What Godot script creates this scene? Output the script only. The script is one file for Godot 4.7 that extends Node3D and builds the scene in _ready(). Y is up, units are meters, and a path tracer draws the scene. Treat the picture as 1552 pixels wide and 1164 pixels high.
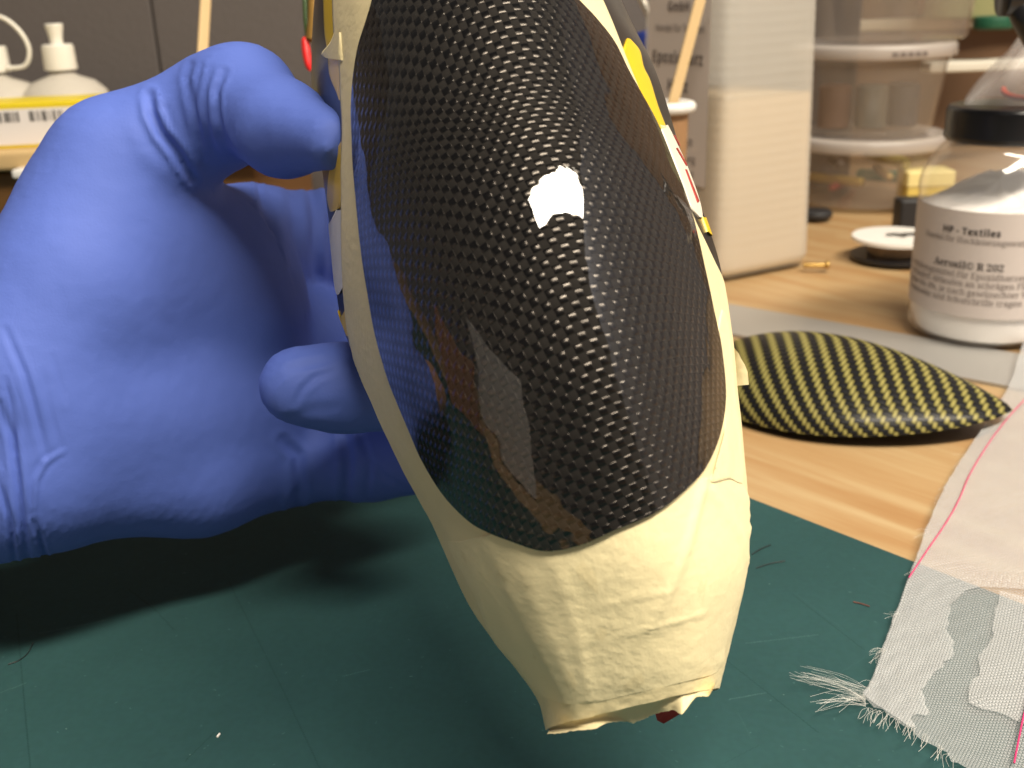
extends Node3D
# A gloved hand holds a taped plug with a fresh, wet carbon-fibre lay-up over a workbench.
# Distances in metres. Positions were read off in the photograph's 1552 x 1164 pixels and put at their own distance.

const F := 1640.0
const EYE := Vector3(0, 0.23, 0)
var right: Vector3
var upward: Vector3
var ahead: Vector3
var rng := RandomNumberGenerator.new()
var used := {}
var zk := 1.0          # stretches the distances of the thing being built
var M := {}

# ---------------------------------------------------------------- helpers: places
func N(px: float, py: float, z: float) -> Vector3:      # a point on the tilted plug
	return P(px, py, 0.280 + (z - 0.280) * 0.93)

func P(px: float, py: float, z0: float) -> Vector3:
	var z := z0 * zk
	return EYE + z * (ahead + right * ((px - 776.0) / F) - upward * ((py - 582.0) / F))

func G(px: float, py: float, y := 0.0) -> Vector3:
	var d := ahead + right * ((px - 776.0) / F) - upward * ((py - 582.0) / F)
	return EYE + d * ((y - EYE.y) / d.y)

func proj(p: Vector3) -> Vector2:
	var q := p - EYE
	var z := q.dot(ahead)
	return Vector2(776.0 + F * q.dot(right) / z, 582.0 - F * q.dot(upward) / z)

func depth(p: Vector3) -> float:
	return (p - EYE).dot(ahead)

func rise(base: Vector3, py: float) -> float:      # the height over base that is seen at the row py
	var lo := -0.3
	var hi := 1.0
	for i in 40:
		var m := (lo + hi) / 2
		if proj(base + Vector3(0, m, 0)).y > py:
			lo = m
		else:
			hi = m
	return lo

# ---------------------------------------------------------------- helpers: meshes
class Geo:
	var v := PackedVector3Array()
	var uv := PackedVector2Array()
	var ix := PackedInt32Array()

	func put(p: Vector3, t := Vector2.ZERO) -> int:
		v.append(p)
		uv.append(t)
		return v.size() - 1

	func tri(a: int, b: int, c: int):
		ix.append(a)
		ix.append(b)
		ix.append(c)

	func lattice(rows: Array, uvs = null, closed := false, flip := false):
		var base := v.size()
		var nc: int = rows[0].size()
		for r in rows.size():
			for c in nc:
				put(rows[r][c], uvs[r][c] if uvs != null else Vector2(float(c) / nc, float(r) / rows.size()))
		for r in rows.size() - 1:
			for c in (nc if closed else nc - 1):
				var a := base + r * nc + c
				var b := base + r * nc + (c + 1) % nc
				var d := a + nc
				var e := b + nc
				if flip:
					tri(a, d, b)
					tri(b, d, e)
				else:
					tri(a, b, d)
					tri(b, e, d)

	func mesh(smooth := true) -> ArrayMesh:
		if not smooth:
			var nv := PackedVector3Array()
			var nu := PackedVector2Array()
			for i in ix:
				nv.append(v[i])
				nu.append(uv[i])
			v = nv
			uv = nu
			ix = PackedInt32Array(range(v.size()))
		var n := PackedVector3Array()
		n.resize(v.size())
		for k in range(0, ix.size(), 3):
			var a := v[ix[k]]
			var w := (v[ix[k + 2]] - a).cross(v[ix[k + 1]] - a)
			for q in 3:
				n[ix[k + q]] += w
		for i in n.size():
			n[i] = n[i].normalized() if n[i].length_squared() > 1e-30 else Vector3.UP
		var arr := []
		arr.resize(Mesh.ARRAY_MAX)
		arr[Mesh.ARRAY_VERTEX] = v
		arr[Mesh.ARRAY_NORMAL] = n
		arr[Mesh.ARRAY_TEX_UV] = uv
		arr[Mesh.ARRAY_INDEX] = ix
		var m := ArrayMesh.new()
		m.add_surface_from_arrays(Mesh.PRIMITIVE_TRIANGLES, arr)
		return m

func numbered(called: String) -> String:
	var n: int = used.get(called, 0)
	used[called] = n + 1
	return called if n == 0 else "%s_%03d" % [called, n]

func thing(called: String, label: String, category: String, at := Vector3.ZERO, group := "") -> Node3D:
	var o := Node3D.new()
	o.name = numbered(called)
	add_child(o)
	o.position = at
	tag(o, label, category, group)
	return o

func tag(o: Node, label: String, category: String, group := ""):
	o.set_meta("label", label)
	o.set_meta("category", category)
	if group:
		o.set_meta("group", group)

func obj(called: String, m: Mesh, material: Material, parent: Node = self, at := Vector3.ZERO) -> MeshInstance3D:
	var o := MeshInstance3D.new()
	o.name = numbered(called) if parent == self else called
	o.mesh = m
	o.material_override = material
	parent.add_child(o, true)
	o.position = at
	return o

func struct(called: String, m: Mesh, material: Material, at := Vector3.ZERO) -> MeshInstance3D:
	var o := obj(called, m, material, self, at)
	o.set_meta("kind", "structure")
	return o

func lathe(profile: Array, segs := 48) -> ArrayMesh:     # profile of Vector2(radius, height), sharp where a point is doubled
	var g := Geo.new()
	var rows := []
	var len := 0.0
	var uvs := []
	for i in profile.size():
		var row := PackedVector3Array()
		var ur := PackedVector2Array()
		if i:
			len += (profile[i] - profile[i - 1]).length()
		for c in segs + 1:
			var a := TAU * c / segs
			row.append(Vector3(cos(a) * profile[i].x, profile[i].y, sin(a) * profile[i].x))
			ur.append(Vector2(float(c) / segs, len))
		rows.append(row)
		uvs.append(ur)
	# split at doubled points
	var from := 0
	for i in range(1, profile.size() + 1):
		if i == profile.size() or profile[i] == profile[i - 1]:
			if i - from > 1:
				g.lattice(rows.slice(from, i), uvs.slice(from, i), false, false)
			from = i
	return g.mesh()

func tube(path: PackedVector3Array, radius, sides := 10, caps := true) -> ArrayMesh:
	var g := Geo.new()
	var rows := []
	var last := Vector3.ZERO
	for i in path.size():
		var t := (path[mini(i + 1, path.size() - 1)] - path[maxi(i - 1, 0)]).normalized()
		var a := t.cross(Vector3.UP if absf(t.y) < 0.9 else Vector3.RIGHT).normalized()
		if last != Vector3.ZERO:
			a = (last - t * last.dot(t)).normalized()
		last = a
		var b := t.cross(a)
		var row := PackedVector3Array()
		var r: float = radius if radius is float else radius[i]
		for k in sides:
			row.append(path[i] + (a * cos(TAU * k / sides) + b * sin(TAU * k / sides)) * r)
		rows.append(row)
	if caps:
		var s0 := PackedVector3Array()
		var s1 := PackedVector3Array()
		for k in sides:
			s0.append(path[0])
			s1.append(path[path.size() - 1])
		rows.push_front(s0)
		rows.push_back(s1)
	g.lattice(rows, null, true, true)
	return g.mesh()

func rbox(size: Vector3, r: float, taper := 1.0) -> ArrayMesh:   # a box with rounded edges, standing on y = 0
	var g := Geo.new()
	var h := size / 2
	for axis in 3:
		for side in [-1.0, 1.0]:
			var u := (axis + 1) % 3
			var w := (axis + 2) % 3
			var cu := [-h[u], -h[u] + r * 0.25, -h[u] + r * 0.6, -h[u] + r, h[u] - r, h[u] - r * 0.6, h[u] - r * 0.25, h[u]]
			var cw := [-h[w], -h[w] + r * 0.25, -h[w] + r * 0.6, -h[w] + r, h[w] - r, h[w] - r * 0.6, h[w] - r * 0.25, h[w]]
			var rows := []
			var uvs := []
			for a in cu:
				var row := PackedVector3Array()
				var ur := PackedVector2Array()
				for b in cw:
					var p := Vector3.ZERO
					p[axis] = side * h[axis]
					p[u] = a
					p[w] = b
					var q := p.clamp(-(h - Vector3.ONE * r), h - Vector3.ONE * r)
					p = q + (p - q).normalized() * r
					var k := lerpf(1.0, taper, (p.y + h.y) / size.y)
					row.append(Vector3(p.x * k, p.y + h.y, p.z * k))
					ur.append(Vector2(a, b))
				rows.append(row)
				uvs.append(ur)
			g.lattice(rows, uvs, false, side < 0)
	return g.mesh()

func smooth_path(pts: Array, steps := 8) -> PackedVector3Array:
	var out := PackedVector3Array()
	for i in pts.size() - 1:
		var a = pts[maxi(i - 1, 0)]
		var d = pts[mini(i + 2, pts.size() - 1)]
		for k in steps:
			out.append(pts[i].cubic_interpolate(pts[i + 1], a, d, float(k) / steps))
	out.append(pts[pts.size() - 1])
	return out

func lettering(text: String, height: float, bold := true, serif := true) -> Array:   # [vertices, indices], centred, in metres
	var t := TextMesh.new()
	var f := SystemFont.new()
	f.font_names = PackedStringArray(["Droid Serif" if serif else "Droid Sans"])
	f.font_weight = 700 if bold else 400
	t.font = f
	t.font_size = 32
	t.pixel_size = height / 32.0
	t.depth = 0.0
	t.curve_step = 2.0
	t.text = text
	var a := t.get_mesh_arrays()
	return [a[Mesh.ARRAY_VERTEX], a[Mesh.ARRAY_INDEX]]

func print_on(parts: Array, place: Callable) -> ArrayMesh:     # parts of [text, height, bold, serif, x, y]; place maps x, y to a point
	var g := Geo.new()
	for p in parts:
		var l := lettering(p[0], p[1], p[2], p[3])
		var base := g.v.size()
		for q in l[0]:
			g.put(place.call(q.x + p[4], q.y + p[5]))
		if l[1] != null and l[1].size():
			for i in l[1]:
				g.ix.append(base + i)
		else:
			for i in l[0].size():
				g.ix.append(base + i)
	return g.mesh(false)

# ---------------------------------------------------------------- helpers: materials
func mat(c: Color, rough := 0.6, metal := 0.0) -> StandardMaterial3D:     # c holds linear values
	var m := StandardMaterial3D.new()
	m.albedo_color = c.linear_to_srgb()
	m.roughness = rough
	m.metallic = metal
	return m

func glass(alpha: float, c := Color(1, 1, 1), rough := 0.05) -> StandardMaterial3D:
	var m := mat(c, rough)
	m.transparency = BaseMaterial3D.TRANSPARENCY_ALPHA
	m.albedo_color.a = alpha
	return m

func picture(w: int, h: int, f: Callable) -> ImageTexture:
	var im := Image.create(w, h, false, Image.FORMAT_RGBA8)
	for y in h:
		for x in w:
			im.set_pixel(x, y, f.call(x, y))
	return ImageTexture.create_from_image(im)

func normals(w: int, h: int, f: Callable, strength: float) -> ImageTexture:
	var im := Image.create(w, h, false, Image.FORMAT_RF)
	for y in h:
		for x in w:
			im.set_pixel(x, y, Color(f.call(x, y), 0, 0))
	var out := Image.create(w, h, false, Image.FORMAT_RGBA8)
	for y in h:
		for x in w:
			var dx := im.get_pixel((x + 1) % w, y).r - im.get_pixel((x + w - 1) % w, y).r
			var dy := im.get_pixel(x, (y + 1) % h).r - im.get_pixel(x, (y + h - 1) % h).r
			var n := Vector3(-dx * strength, dy * strength, 1).normalized()
			out.set_pixel(x, y, Color(n.x * 0.5 + 0.5, n.y * 0.5 + 0.5, n.z * 0.5 + 0.5))
	return ImageTexture.create_from_image(out)

func grain(freq: float, seed_: int, strength: float, size := 256) -> NoiseTexture2D:
	var n := FastNoiseLite.new()
	n.seed = seed_
	n.frequency = freq
	n.fractal_octaves = 4
	var t := NoiseTexture2D.new()
	t.width = size
	t.height = size
	t.seamless = true
	t.noise = n
	t.as_normal_map = true
	t.bump_strength = strength
	return t

func twill(x: int, y: int, u: int) -> Array:       # [weft on top, height 0..1, place across the tow, place along the float]
	var i := x / u
	var j := y / u
	var fx := float(x % u) / u
	var fy := float(y % u) / u
	var k := posmod(i - j, 4)
	if k < 2:
		var along := (k + fx) / 2.0
		return [true, 0.7 * sqrt(maxf(0.0, 1.0 - pow(2 * fy - 1, 2) * 0.96)) + 0.3 * pow(sin(PI * clampf(along, 0.0, 1.0)), 0.75), fy, along]
	var m := posmod(j - i - 1, 4)
	var run := (m + fy) / 2.0
	return [false, 0.7 * sqrt(maxf(0.0, 1.0 - pow(2 * fx - 1, 2) * 0.96)) + 0.3 * pow(maxf(0.0, sin(PI * clampf(run, 0.0, 1.0))), 0.75), fx, run]

func plain_weave(x: int, y: int, u: int) -> Array:     # [height, place across the tow]; the weft rides high and round, the warp lies low and flat
	var i := x / u
	var j := y / u
	var fx := float(x % u) / u
	var fy := float(y % u) / u
	if (i + j) % 2 == 0:
		return [0.25 + 0.55 * sqrt(maxf(0.0, 1.0 - pow(2 * fy - 1, 2) * 0.97)) + 0.2 * pow(maxf(0.0, sin(PI * fx)), 0.5), fy]
	return [0.30 + 0.16 * sqrt(maxf(0.0, 1.0 - pow(2 * fx - 1, 2) * 0.97)) + 0.12 * maxf(0.0, sin(PI * fy)), fx]

func make_materials():
	var fibre := []
	rng.seed = 5
	for i in 64:
		fibre.append(rng.randf())
	# carbon cloth in wet resin: tows with real relief under a smooth clear coat
	var c := mat(Color(0.041, 0.037, 0.033), 0.32, 1.0)
	c.normal_enabled = true
	c.normal_texture = normals(256, 256, func(x, y):
		var t := plain_weave(x, y, 64)
		return t[0] + 0.012 * fibre[int(t[1] * 21) + 21 * int((x / 64 + y / 64) % 3)], 12.0)
	c.normal_scale = 1.0
	c.roughness = 1.0
	c.roughness_texture = picture(64, 64, func(x, y):      # the warp is matt, the weft glossy
		var v := 0.25 if (x / 16 + y / 16) % 2 == 0 else 0.92
		return Color(v, v, v))
	c.clearcoat_enabled = true
	c.clearcoat = 1.0
	c.clearcoat_roughness = 0.015
	M.carbon = c
	var k := mat(Color(1, 1, 1), 0.45)
	k.metallic_specular = 0.22
	k.albedo_texture = picture(256, 256, func(x, y):
		var t := twill(x, y, 64)
		var f: float = 0.8 + 0.4 * fibre[int(t[2] * 21)]
		f *= (0.22 + 0.85 * pow(maxf(sin(PI * t[3]), 0.0), 0.7)) * (0.16 + 0.84 * pow(maxf(0.0, 1.0 - pow(2 * t[2] - 1, 2)), 0.9))
		return (Color(0.30 * f, 0.265 * f, 0.085 * f) if t[0] else Color(0.014 * f, 0.014 * f, 0.016 * f)).linear_to_srgb())
	k.normal_enabled = true
	k.normal_texture = normals(256, 256, func(x, y):
		var t := twill(x, y, 64)
		return t[1] + 0.03 * fibre[int(t[2] * 21)], 6.0)
	k.clearcoat_enabled = true
	k.clearcoat = 0.15
	k.clearcoat_roughness = 0.25
	M.kevlar = k
	# masking tape: crepe paper
	var tp := mat(Color(0.72, 0.62, 0.36), 0.62)
	tp.uv1_triplanar = true
	tp.uv1_scale = Vector3(30, 30, 30)
	tp.normal_enabled = true
	tp.normal_texture = grain(0.03, 3, 5.0)
	tp.normal_scale = 0.28
	tp.rim_enabled = true
	tp.rim = 0.2
	M.tape = tp
	var tp2 := tp.duplicate()
	tp2.albedo_color = Color(0.76, 0.665, 0.40).linear_to_srgb()
	M.tape_pale = tp2
	var gl := mat(Color(0.084, 0.142, 0.51), 0.72)
	gl.uv1_triplanar = true
	gl.uv1_scale = Vector3(60, 60, 60)
	gl.normal_enabled = true
	gl.normal_texture = grain(0.05, 8, 4.0)
	gl.normal_scale = 0.16
	M.glove = gl
	M.skin = mat(Color(0.42, 0.22, 0.14), 0.5)
	M.black = mat(Color(0.012, 0.012, 0.014), 0.28)
	M.black_matt = mat(Color(0.02, 0.02, 0.022), 0.5)
	M.yellow = mat(Color(0.78, 0.52, 0.015), 0.3)
	M.white = mat(Color(0.8, 0.78, 0.74), 0.4)
	M.red = mat(Color(0.36, 0.03, 0.025), 0.35)
	M.paper = mat(Color(0.58, 0.52, 0.49), 0.6)
	M.ink = mat(Color(0.035, 0.03, 0.03), 0.7)
	M.ink_grey = mat(Color(0.16, 0.13, 0.12), 0.7)
	# beech bench top
	var wn := FastNoiseLite.new()
	wn.seed = 21
	wn.frequency = 1.0
	wn.fractal_octaves = 4
	var w := mat(Color(1, 1, 1), 0.42)
	w.albedo_texture = picture(1024, 1024, func(x, y):
		var band := wn.get_noise_3d(x * 0.0022, y * 0.022, 1.0)
		var fine := wn.get_noise_3d(x * 0.012, y * 0.45, 7.0)
		var ring := sin((y * 0.055) + 9.0 * wn.get_noise_3d(x * 0.0012, y * 0.006, 3.0))
		var t := 1.0 + 0.12 * band + 0.09 * fine + 0.05 * ring
		return Color(0.41 * t, 0.262 * t * t, 0.124 * t * t * t).clamp().linear_to_srgb())
	w.uv1_scale = Vector3(1, 1, 1)
	M.wood = w
	var ply := mat(Color(0.62, 0.44, 0.22), 0.6)
	M.stick = ply
	M.steel = mat(Color(0.46, 0.45, 0.43), 0.42, 0.55)
	M.brass = mat(Color(0.5, 0.32, 0.1), 0.35, 0.9)

# ---------------------------------------------------------------- the plug: a lofted shell with tape, decals and a carbon lay-up
var st_l := PackedVector3Array()
var st_r := PackedVector3Array()
var st_b := PackedFloat32Array()
var probe := []          # s, phi, pixel of a lattice over the shell, to find where a pixel lies on it

func spline3(a: PackedVector3Array, t: float) -> Vector3:
	var n := a.size() - 1
	var i := clampi(int(t), 0, n - 1)
	return a[i].cubic_interpolate(a[i + 1], a[maxi(i - 1, 0)], a[mini(i + 2, n)], t - i)

func spline1(a: PackedFloat32Array, t: float) -> float:
	var n := a.size() - 1
	var i := clampi(int(t), 0, n - 1)
	return cubic_interpolate(a[i], a[i + 1], a[maxi(i - 1, 0)], a[mini(i + 2, n)], t - i)

func plug_stations():
	var list := [
		[500, -180, 853, -270, 0.3677, 34], [485, -30, 897, -110, 0.3481, 38], [472, 120, 947, 12, 0.3310, 41], [486, 240, 994, 108, 0.3174, 43], [499, 340, 1031, 225, 0.3037, 43.6], [513, 465, 1067, 325, 0.2900, 42.7], [532, 530, 1091, 400, 0.2822, 41.5], [570, 620, 1105, 490, 0.2733, 39.4], [612, 710, 1115, 590, 0.2654, 36.2], [661, 800, 1124, 680, 0.2595, 31.6], [706, 900, 1131, 780, 0.2543, 26.0], [747, 965, 1130, 860, 0.2512, 21.6], [790, 1020, 1115, 930, 0.2487, 17.8], [820, 1062, 1097, 1000, 0.2465, 14.4], [830, 1106, 1086, 1042, 0.2448, 11.6]]
	for e in list:
		var z: float = 0.280 + (e[4] - 0.280) * 0.93
		st_l.append(P(e[0], e[1], z * 1.02))
		st_r.append(P(e[2], e[3], z * 0.98))
		st_b.append(e[5] * 0.001 * zk * 1.58)

func shell(s: float, phi: float, out := 0.0) -> Vector3:
	if out != 0.0:
		var e := 0.004
		var a := shell(minf(s + e, 1.0), phi) - shell(maxf(s - e, 0.0), phi)
		var b := shell(s, phi + e) - shell(s, phi - e)
		return shell(s, phi) + b.cross(a).normalized() * -out
	var t := s * (st_l.size() - 1)
	var l := spline3(st_l, t)
	var r := spline3(st_r, t)
	var mid := (l + r) / 2
	var e2 := 0.3
	var tm := clampf(t, e2, st_l.size() - 1 - e2)
	var along := (spline3(st_l, tm + e2) + spline3(st_r, tm + e2) - spline3(st_l, tm - e2) - spline3(st_r, tm - e2)).normalized()
	var n := along.cross(r - l).normalized()
	if n.dot(EYE - mid) < 0:
		n = -n
	var c := cos(phi)
	var h := sin(phi)
	var p := 1.9
	var x := -signf(c) * pow(absf(c), 2.0 / p)
	var y := pow(absf(h), 2.0 / p)
	if h < 0:
		return mid + (r - l) / 2 * x - n * y * 0.018
	var sk := (x - 0.12) / (1.12 if x < 0.12 else 0.88)      # the crown lies right of the middle
	y = 1.0 - pow(minf(absf(sk), 1.0), 2.3)
	var facet := smoothstep(0.58, 0.98, s) * 0.8
	if facet > 0:
		var q0 := 1.10 * pow((x + 1) / 0.62, 0.72)
		var q1 := 1.10 - 0.20 * (x + 0.38)
		var q2 := 1.15 * sqrt(maxf(0.0, 1 - pow((x - 0.30) / 0.70, 2))) if x > 0.30 else 1.15
		var q := -log(exp(-38 * q0) + exp(-38 * q1) + exp(-38 * q2)) / 38
		q = maxf(q, 0.0)
		y = lerpf(y, q, facet)
	y += 0.004 * exp(-pow((x - 0.30) / 0.10, 2)) * (1 - smoothstep(0.12, 0.36, s))
	return mid + (r - l) / 2 * x + n * y * spline1(st_b, t)

func plug_probe():
	for i in 181:
		for j in 121:
			var s := i / 180.0
			var phi := PI * j / 120.0
			probe.append([s, phi, proj(shell(s, phi))])

func on_shell(px: float, py: float) -> Vector2:      # (s, phi) of the point on the shell seen at a pixel
	var best := 1e9
	var at := Vector2.ZERO
	var w := Vector2(px, py)
	for e in probe:
		var d: float = e[2].distance_squared_to(w)
		if d < best:
			best = d
			at = Vector2(e[0], e[1])
	for k in 6:
		var f := proj(shell(at.x, at.y))
		var ds := (proj(shell(minf(at.x + 0.002, 1), at.y)) - f) / 0.002
		var dp := (proj(shell(at.x, at.y + 0.004)) - f) / 0.004
		var det := ds.x * dp.y - ds.y * dp.x
		if absf(det) < 2e4:
			break
		var g := w - f
		at += Vector2(g.x * dp.y - g.y * dp.x, ds.x * g.y - ds.y * g.x).clamp(Vector2(-4e5, -4e5), Vector2(4e5, 4e5)) / det * 0.8
		at = at.clamp(Vector2(0, 0.0), Vector2(1, PI))
	return at

func outline(px: Array, per := 6, closed := true) -> PackedVector2Array:
	var on := []
	for p in px:
		on.append(on_shell(p[0], p[1]))
	var out := PackedVector2Array()
	var n := on.size()
	for i in (n if closed else n - 1):
		for k in per:
			if closed:
				out.append(on[i].cubic_interpolate(on[(i + 1) % n], on[(i + n - 1) % n], on[(i + 2) % n], float(k) / per))
			else:
				out.append(on[i].cubic_interpolate(on[i + 1], on[maxi(i - 1, 0)], on[mini(i + 2, n - 1)], float(k) / per))
	if not closed:
		out.append(on[n - 1])
	return out

func cloth_uv(s: float, phi: float, unit: float) -> Vector2:
	var mid := shell(s, PI / 2)
	var p := shell(s, phi)
	var q := shell(s, (phi + PI / 2) / 2)
	var arc := (p - q).length() + (q - mid).length()
	var u := arc * (-1.0 if phi < PI / 2 else 1.0)
	var v := s * 0.31
	var turn := deg_to_rad(14.0)
	return Vector2(u * cos(turn) - v * sin(turn), u * sin(turn) + v * cos(turn)) / unit

func star_patch(edge: PackedVector2Array, centre: Vector2, out: float, rings: int, unit: float, relief: Callable, rag := 0.0) -> ArrayMesh:
	var g := Geo.new()
	var rows := []
	var uvs := []
	for r in rings + 2:
		var k := minf(float(r) / rings, 1.0)
		k = sin(k * PI / 2 * 0.999) if r < rings else 1.0
		var row := PackedVector3Array()
		var ur := PackedVector2Array()
		for i in edge.size():
			var kk := k * (1.0 + (rag * (rng.randf() - 0.5) if r >= rings else 0.0))
			var q := centre.lerp(edge[i], kk)
			var lift: float = out + relief.call(q.x, q.y)
			if r == rings:
				lift = out * 0.75
			elif r == rings + 1:
				lift = -0.0004
			row.append(shell(clampf(q.x, 0, 1), q.y, lift))
			ur.append(cloth_uv(q.x, q.y, unit))
		rows.append(row)
		uvs.append(ur)
	g.lattice(rows, uvs, true)
	return g.mesh()

func loft_patch(a: PackedVector2Array, b: PackedVector2Array, out: float, cols: int, relief: Callable) -> ArrayMesh:
	var g := Geo.new()
	var rows := []
	var na := a.size()
	for i in na:
		var row := PackedVector3Array()
		var bi := b[int(round(float(i) / (na - 1) * (b.size() - 1)))]
		for c in cols + 3:
			var k := clampf((c - 1.0) / cols, 0, 1)
			var q := a[i].lerp(bi, k)
			var lift: float = out + relief.call(q.x, q.y)
			if c == 0 or c == cols + 2:
				lift = -0.0003
			row.append(shell(q.x, q.y, lift))
		rows.append(row)
	g.lattice(rows)
	return g.mesh()

func build_plug():
	zk = NEAR
	plug_stations()
	plug_probe()
	var root := thing("taped_plug", "taped canopy plug carrying a wet black carbon fibre lay-up, held over the mat", "mould plug", P(830, 560, 0.27))
	var at := -root.position
	var flat := func(_s, _p): return 0.0
	var wob := FastNoiseLite.new()
	wob.seed = 4
	wob.frequency = 1.0
	wob.fractal_octaves = 3
	# black painted body
	var g := Geo.new()
	var rows := []
	for i in 97:
		var row := PackedVector3Array()
		for j in 96:
			row.append(shell(i / 96.0, TAU * j / 96.0))
		rows.append(row)
	g.lattice(rows, null, true, true)
	var mid := g.put((shell(1, 0) + shell(1, PI)) / 2)
	var last := 96 * 96
	for j in 96:
		g.tri(last + j, last + (j + 1) % 96, mid)
	obj("body", g.mesh(), M.black, root, at)
	# tape all over the lower part and up both flanks, with creases and the ends of strips
	var crease := func(s, phi):
		var x := cos(phi)
		var h := 0.0006 * wob.get_noise_3d(s * 9.0, phi * 2.2, 0.0)
		h += 0.00012 * wob.get_noise_3d(s * 40.0, phi * 4.0, 5.0) * smoothstep(0.6, 0.9, s)
		return h
	var tape_l := [[507, -60], [506, 0], [509, 50], [517, 100], [519, 150], [521, 200], [519, 260], [520, 330], [521, 400], [523, 450], [527, 490], [533, 522]]
	var tape_r := [[880, -60], [911, 0], [923, 29], [945, 86], [958, 116], [972, 150], [986, 184], [1000, 205], [1014, 240], [1030, 285], [1050, 335], [1075, 385], [1096, 430], [1103, 470]]
	var el := outline(tape_l, 4, false)
	var er := outline(tape_r, 4, false)
	var ts := Geo.new()
	var trows := []
	var n := 150
	for i in n + 1:
		var s := lerpf(0.06, 1.0, float(i) / n)
		var a := edge_at(el, s, -0.5)
		var b := edge_at(er, s, PI + 0.5)
		var row := PackedVector3Array()
		for c in 93:
			var k := clampf((c - 1) / 90.0, 0, 1)
			var phi := lerpf(a, b, k)
			var lift: float = 0.0006 + crease.call(s, phi) * 0.6
			if c == 0 or c == 92:
				lift = -0.0002
			row.append(shell(s, phi, lift))
		trows.append(row)
	ts.lattice(trows)
	obj("tape_wrap", ts.mesh(), M.tape, root, at)
	# wide strip across the end
	var cr := []
	for e in [[[840, 850], [893, 1058]], [[1074, 745], [1130, 850]], [[922, 912], [1005, 896]], [[726, 838], [748, 958]], [[950, 960], [1060, 930]], [[800, 870], [835, 1000]]]:
		cr.append([on_shell(e[0][0], e[0][1]) * Vector2(0.31, 0.025), on_shell(e[1][0], e[1][1]) * Vector2(0.31, 0.025)])
	var fold_lines := func(s, p):
		var h := 0.0
		var q := Vector2(s * 0.31, p * 0.025)
		for k in cr.size():
			var d: float = q.distance_to(Geometry2D.get_closest_point_to_segment(q, cr[k][0], cr[k][1]))
			h += (0.0004 if k < 2 else 0.00022) * exp(-pow(d / 0.0016, 2))
		return h
	var ragged := func(s, p): return 0.0034 * maxf(0.0, wob.get_noise_3d(s * 21.0, 0.0, 8.0)) * (exp(-p / 0.13) + exp(-(PI - p) / 0.13))
	var strip := outline([[683, 826], [704, 819], [760, 806], [838, 800], [930, 776], [1010, 735], [1060, 726], [1090, 727], [1122, 731], [1132, 790], [1131, 850], [1118, 905], [1100, 962], [1086, 1014], [1040, 1030], [960, 1048], [892, 1063], [840, 1059], [812, 1042], [780, 1000], [748, 962], [722, 900]], 7)
	rng.seed = 14
	obj("tape_strip", star_patch(strip, on_shell(930, 930), 0.0007, 40, 0.01, func(s, p): return ragged.call(s, p) + fold_lines.call(s, p) + 0.2 * crease.call(s, p) + 0.0007 * exp(-pow((p - 2.15 + 3.0 * (s - 0.78)) / 0.035, 2)) * smoothstep(0.9, 0.8, s) + 0.0006 * exp(-pow((p - 1.05 - 0.2 * (s - 0.9)) / 0.05, 2)), 0.012), M.tape_pale, root, at)
	var side := outline([[1092, 470], [1103, 520], [1108, 580], [1118, 660], [1122, 729], [1100, 727], [1072, 731], [1088, 690], [1094, 640], [1090, 560], [1082, 510]], 6)
	obj("tape_strip", star_patch(side, on_shell(1101, 620), 0.0010, 10, 0.01, crease, 0.02), M.tape_pale, root, at)
	# folded tape closing the open end
	var ge := Geo.new()
	var er2 := []
	var folds := [[0.0, 829, 1113, 0.2405, 0], [0.10, 850, 1111, 0.2400, 0], [0.20, 874, 1107, 0.2395, 0.4], [0.29, 905, 1103, 0.2370, -1.2], [0.36, 920, 1095, 0.2410, 3], [0.48, 951, 1093, 0.2440, 5], [0.53, 960, 1097, 0.2440, 4.4],
		[0.64, 992, 1082, 0.2430, 5], [0.74, 1020, 1076, 0.2400, 2.4], [0.79, 1033, 1083, 0.2370, -1.2], [0.86, 1055, 1056, 0.2400, 1.4], [0.93, 1075, 1055, 0.2400, 0], [1.0, 1087, 1030, 0.2405, 0]]
	for r in 13:
		var row := PackedVector3Array()
		var v := r / 12.0
		for c in 97:
			var k := c / 96.0
			var w := 0
			while w < folds.size() - 2 and folds[w + 1][0] < k:
				w += 1
			var f: float = (k - folds[w][0]) / (folds[w + 1][0] - folds[w][0])
			var up := shell(1.0, lerpf(0.0, PI, k), -0.0006)
			var dn := N(lerpf(folds[w][1], folds[w + 1][1], f), lerpf(folds[w][2], folds[w + 1][2], f) + 1.5 * wob.get_noise_2d(k * 40, 1.0), lerpf(folds[w][3], folds[w + 1][3], f) - 0.0125)
			var deep := lerpf(folds[w][4], folds[w + 1][4], f) * 0.0002
			row.append(up.lerp(dn, v) + ahead * (deep * sin(PI * pow(v, 0.7)) + 0.0005 * wob.get_noise_2d(k * 14, v * 3) * v))
		er2.append(row)
	ge.lattice(er2)
	obj("folded_tape_end", ge.mesh(), M.tape, root, at)
	# loose corner of tape on the right flank
	var gf := Geo.new()
	var fr := []
	for r in 7:
		var k := r / 6.0
		var row := PackedVector3Array()
		var a := N(1100, lerpf(516, 586, k), 0.270)
		var tips := [[1104, 517], [1115, 530], [1120, 536], [1123, 543], [1129, 553], [1133, 563], [1135, 583]]
		var b := N(tips[r][0], tips[r][1], 0.266)
		for c in 5:
			row.append(a.lerp(b, c / 4.0) + ahead * (-0.001 * sin(c / 4.0 * PI)))
		fr.append(row)
	gf.lattice(fr)
	obj("tape_flap", gf.mesh(), M.tape_pale, root, at)
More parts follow.
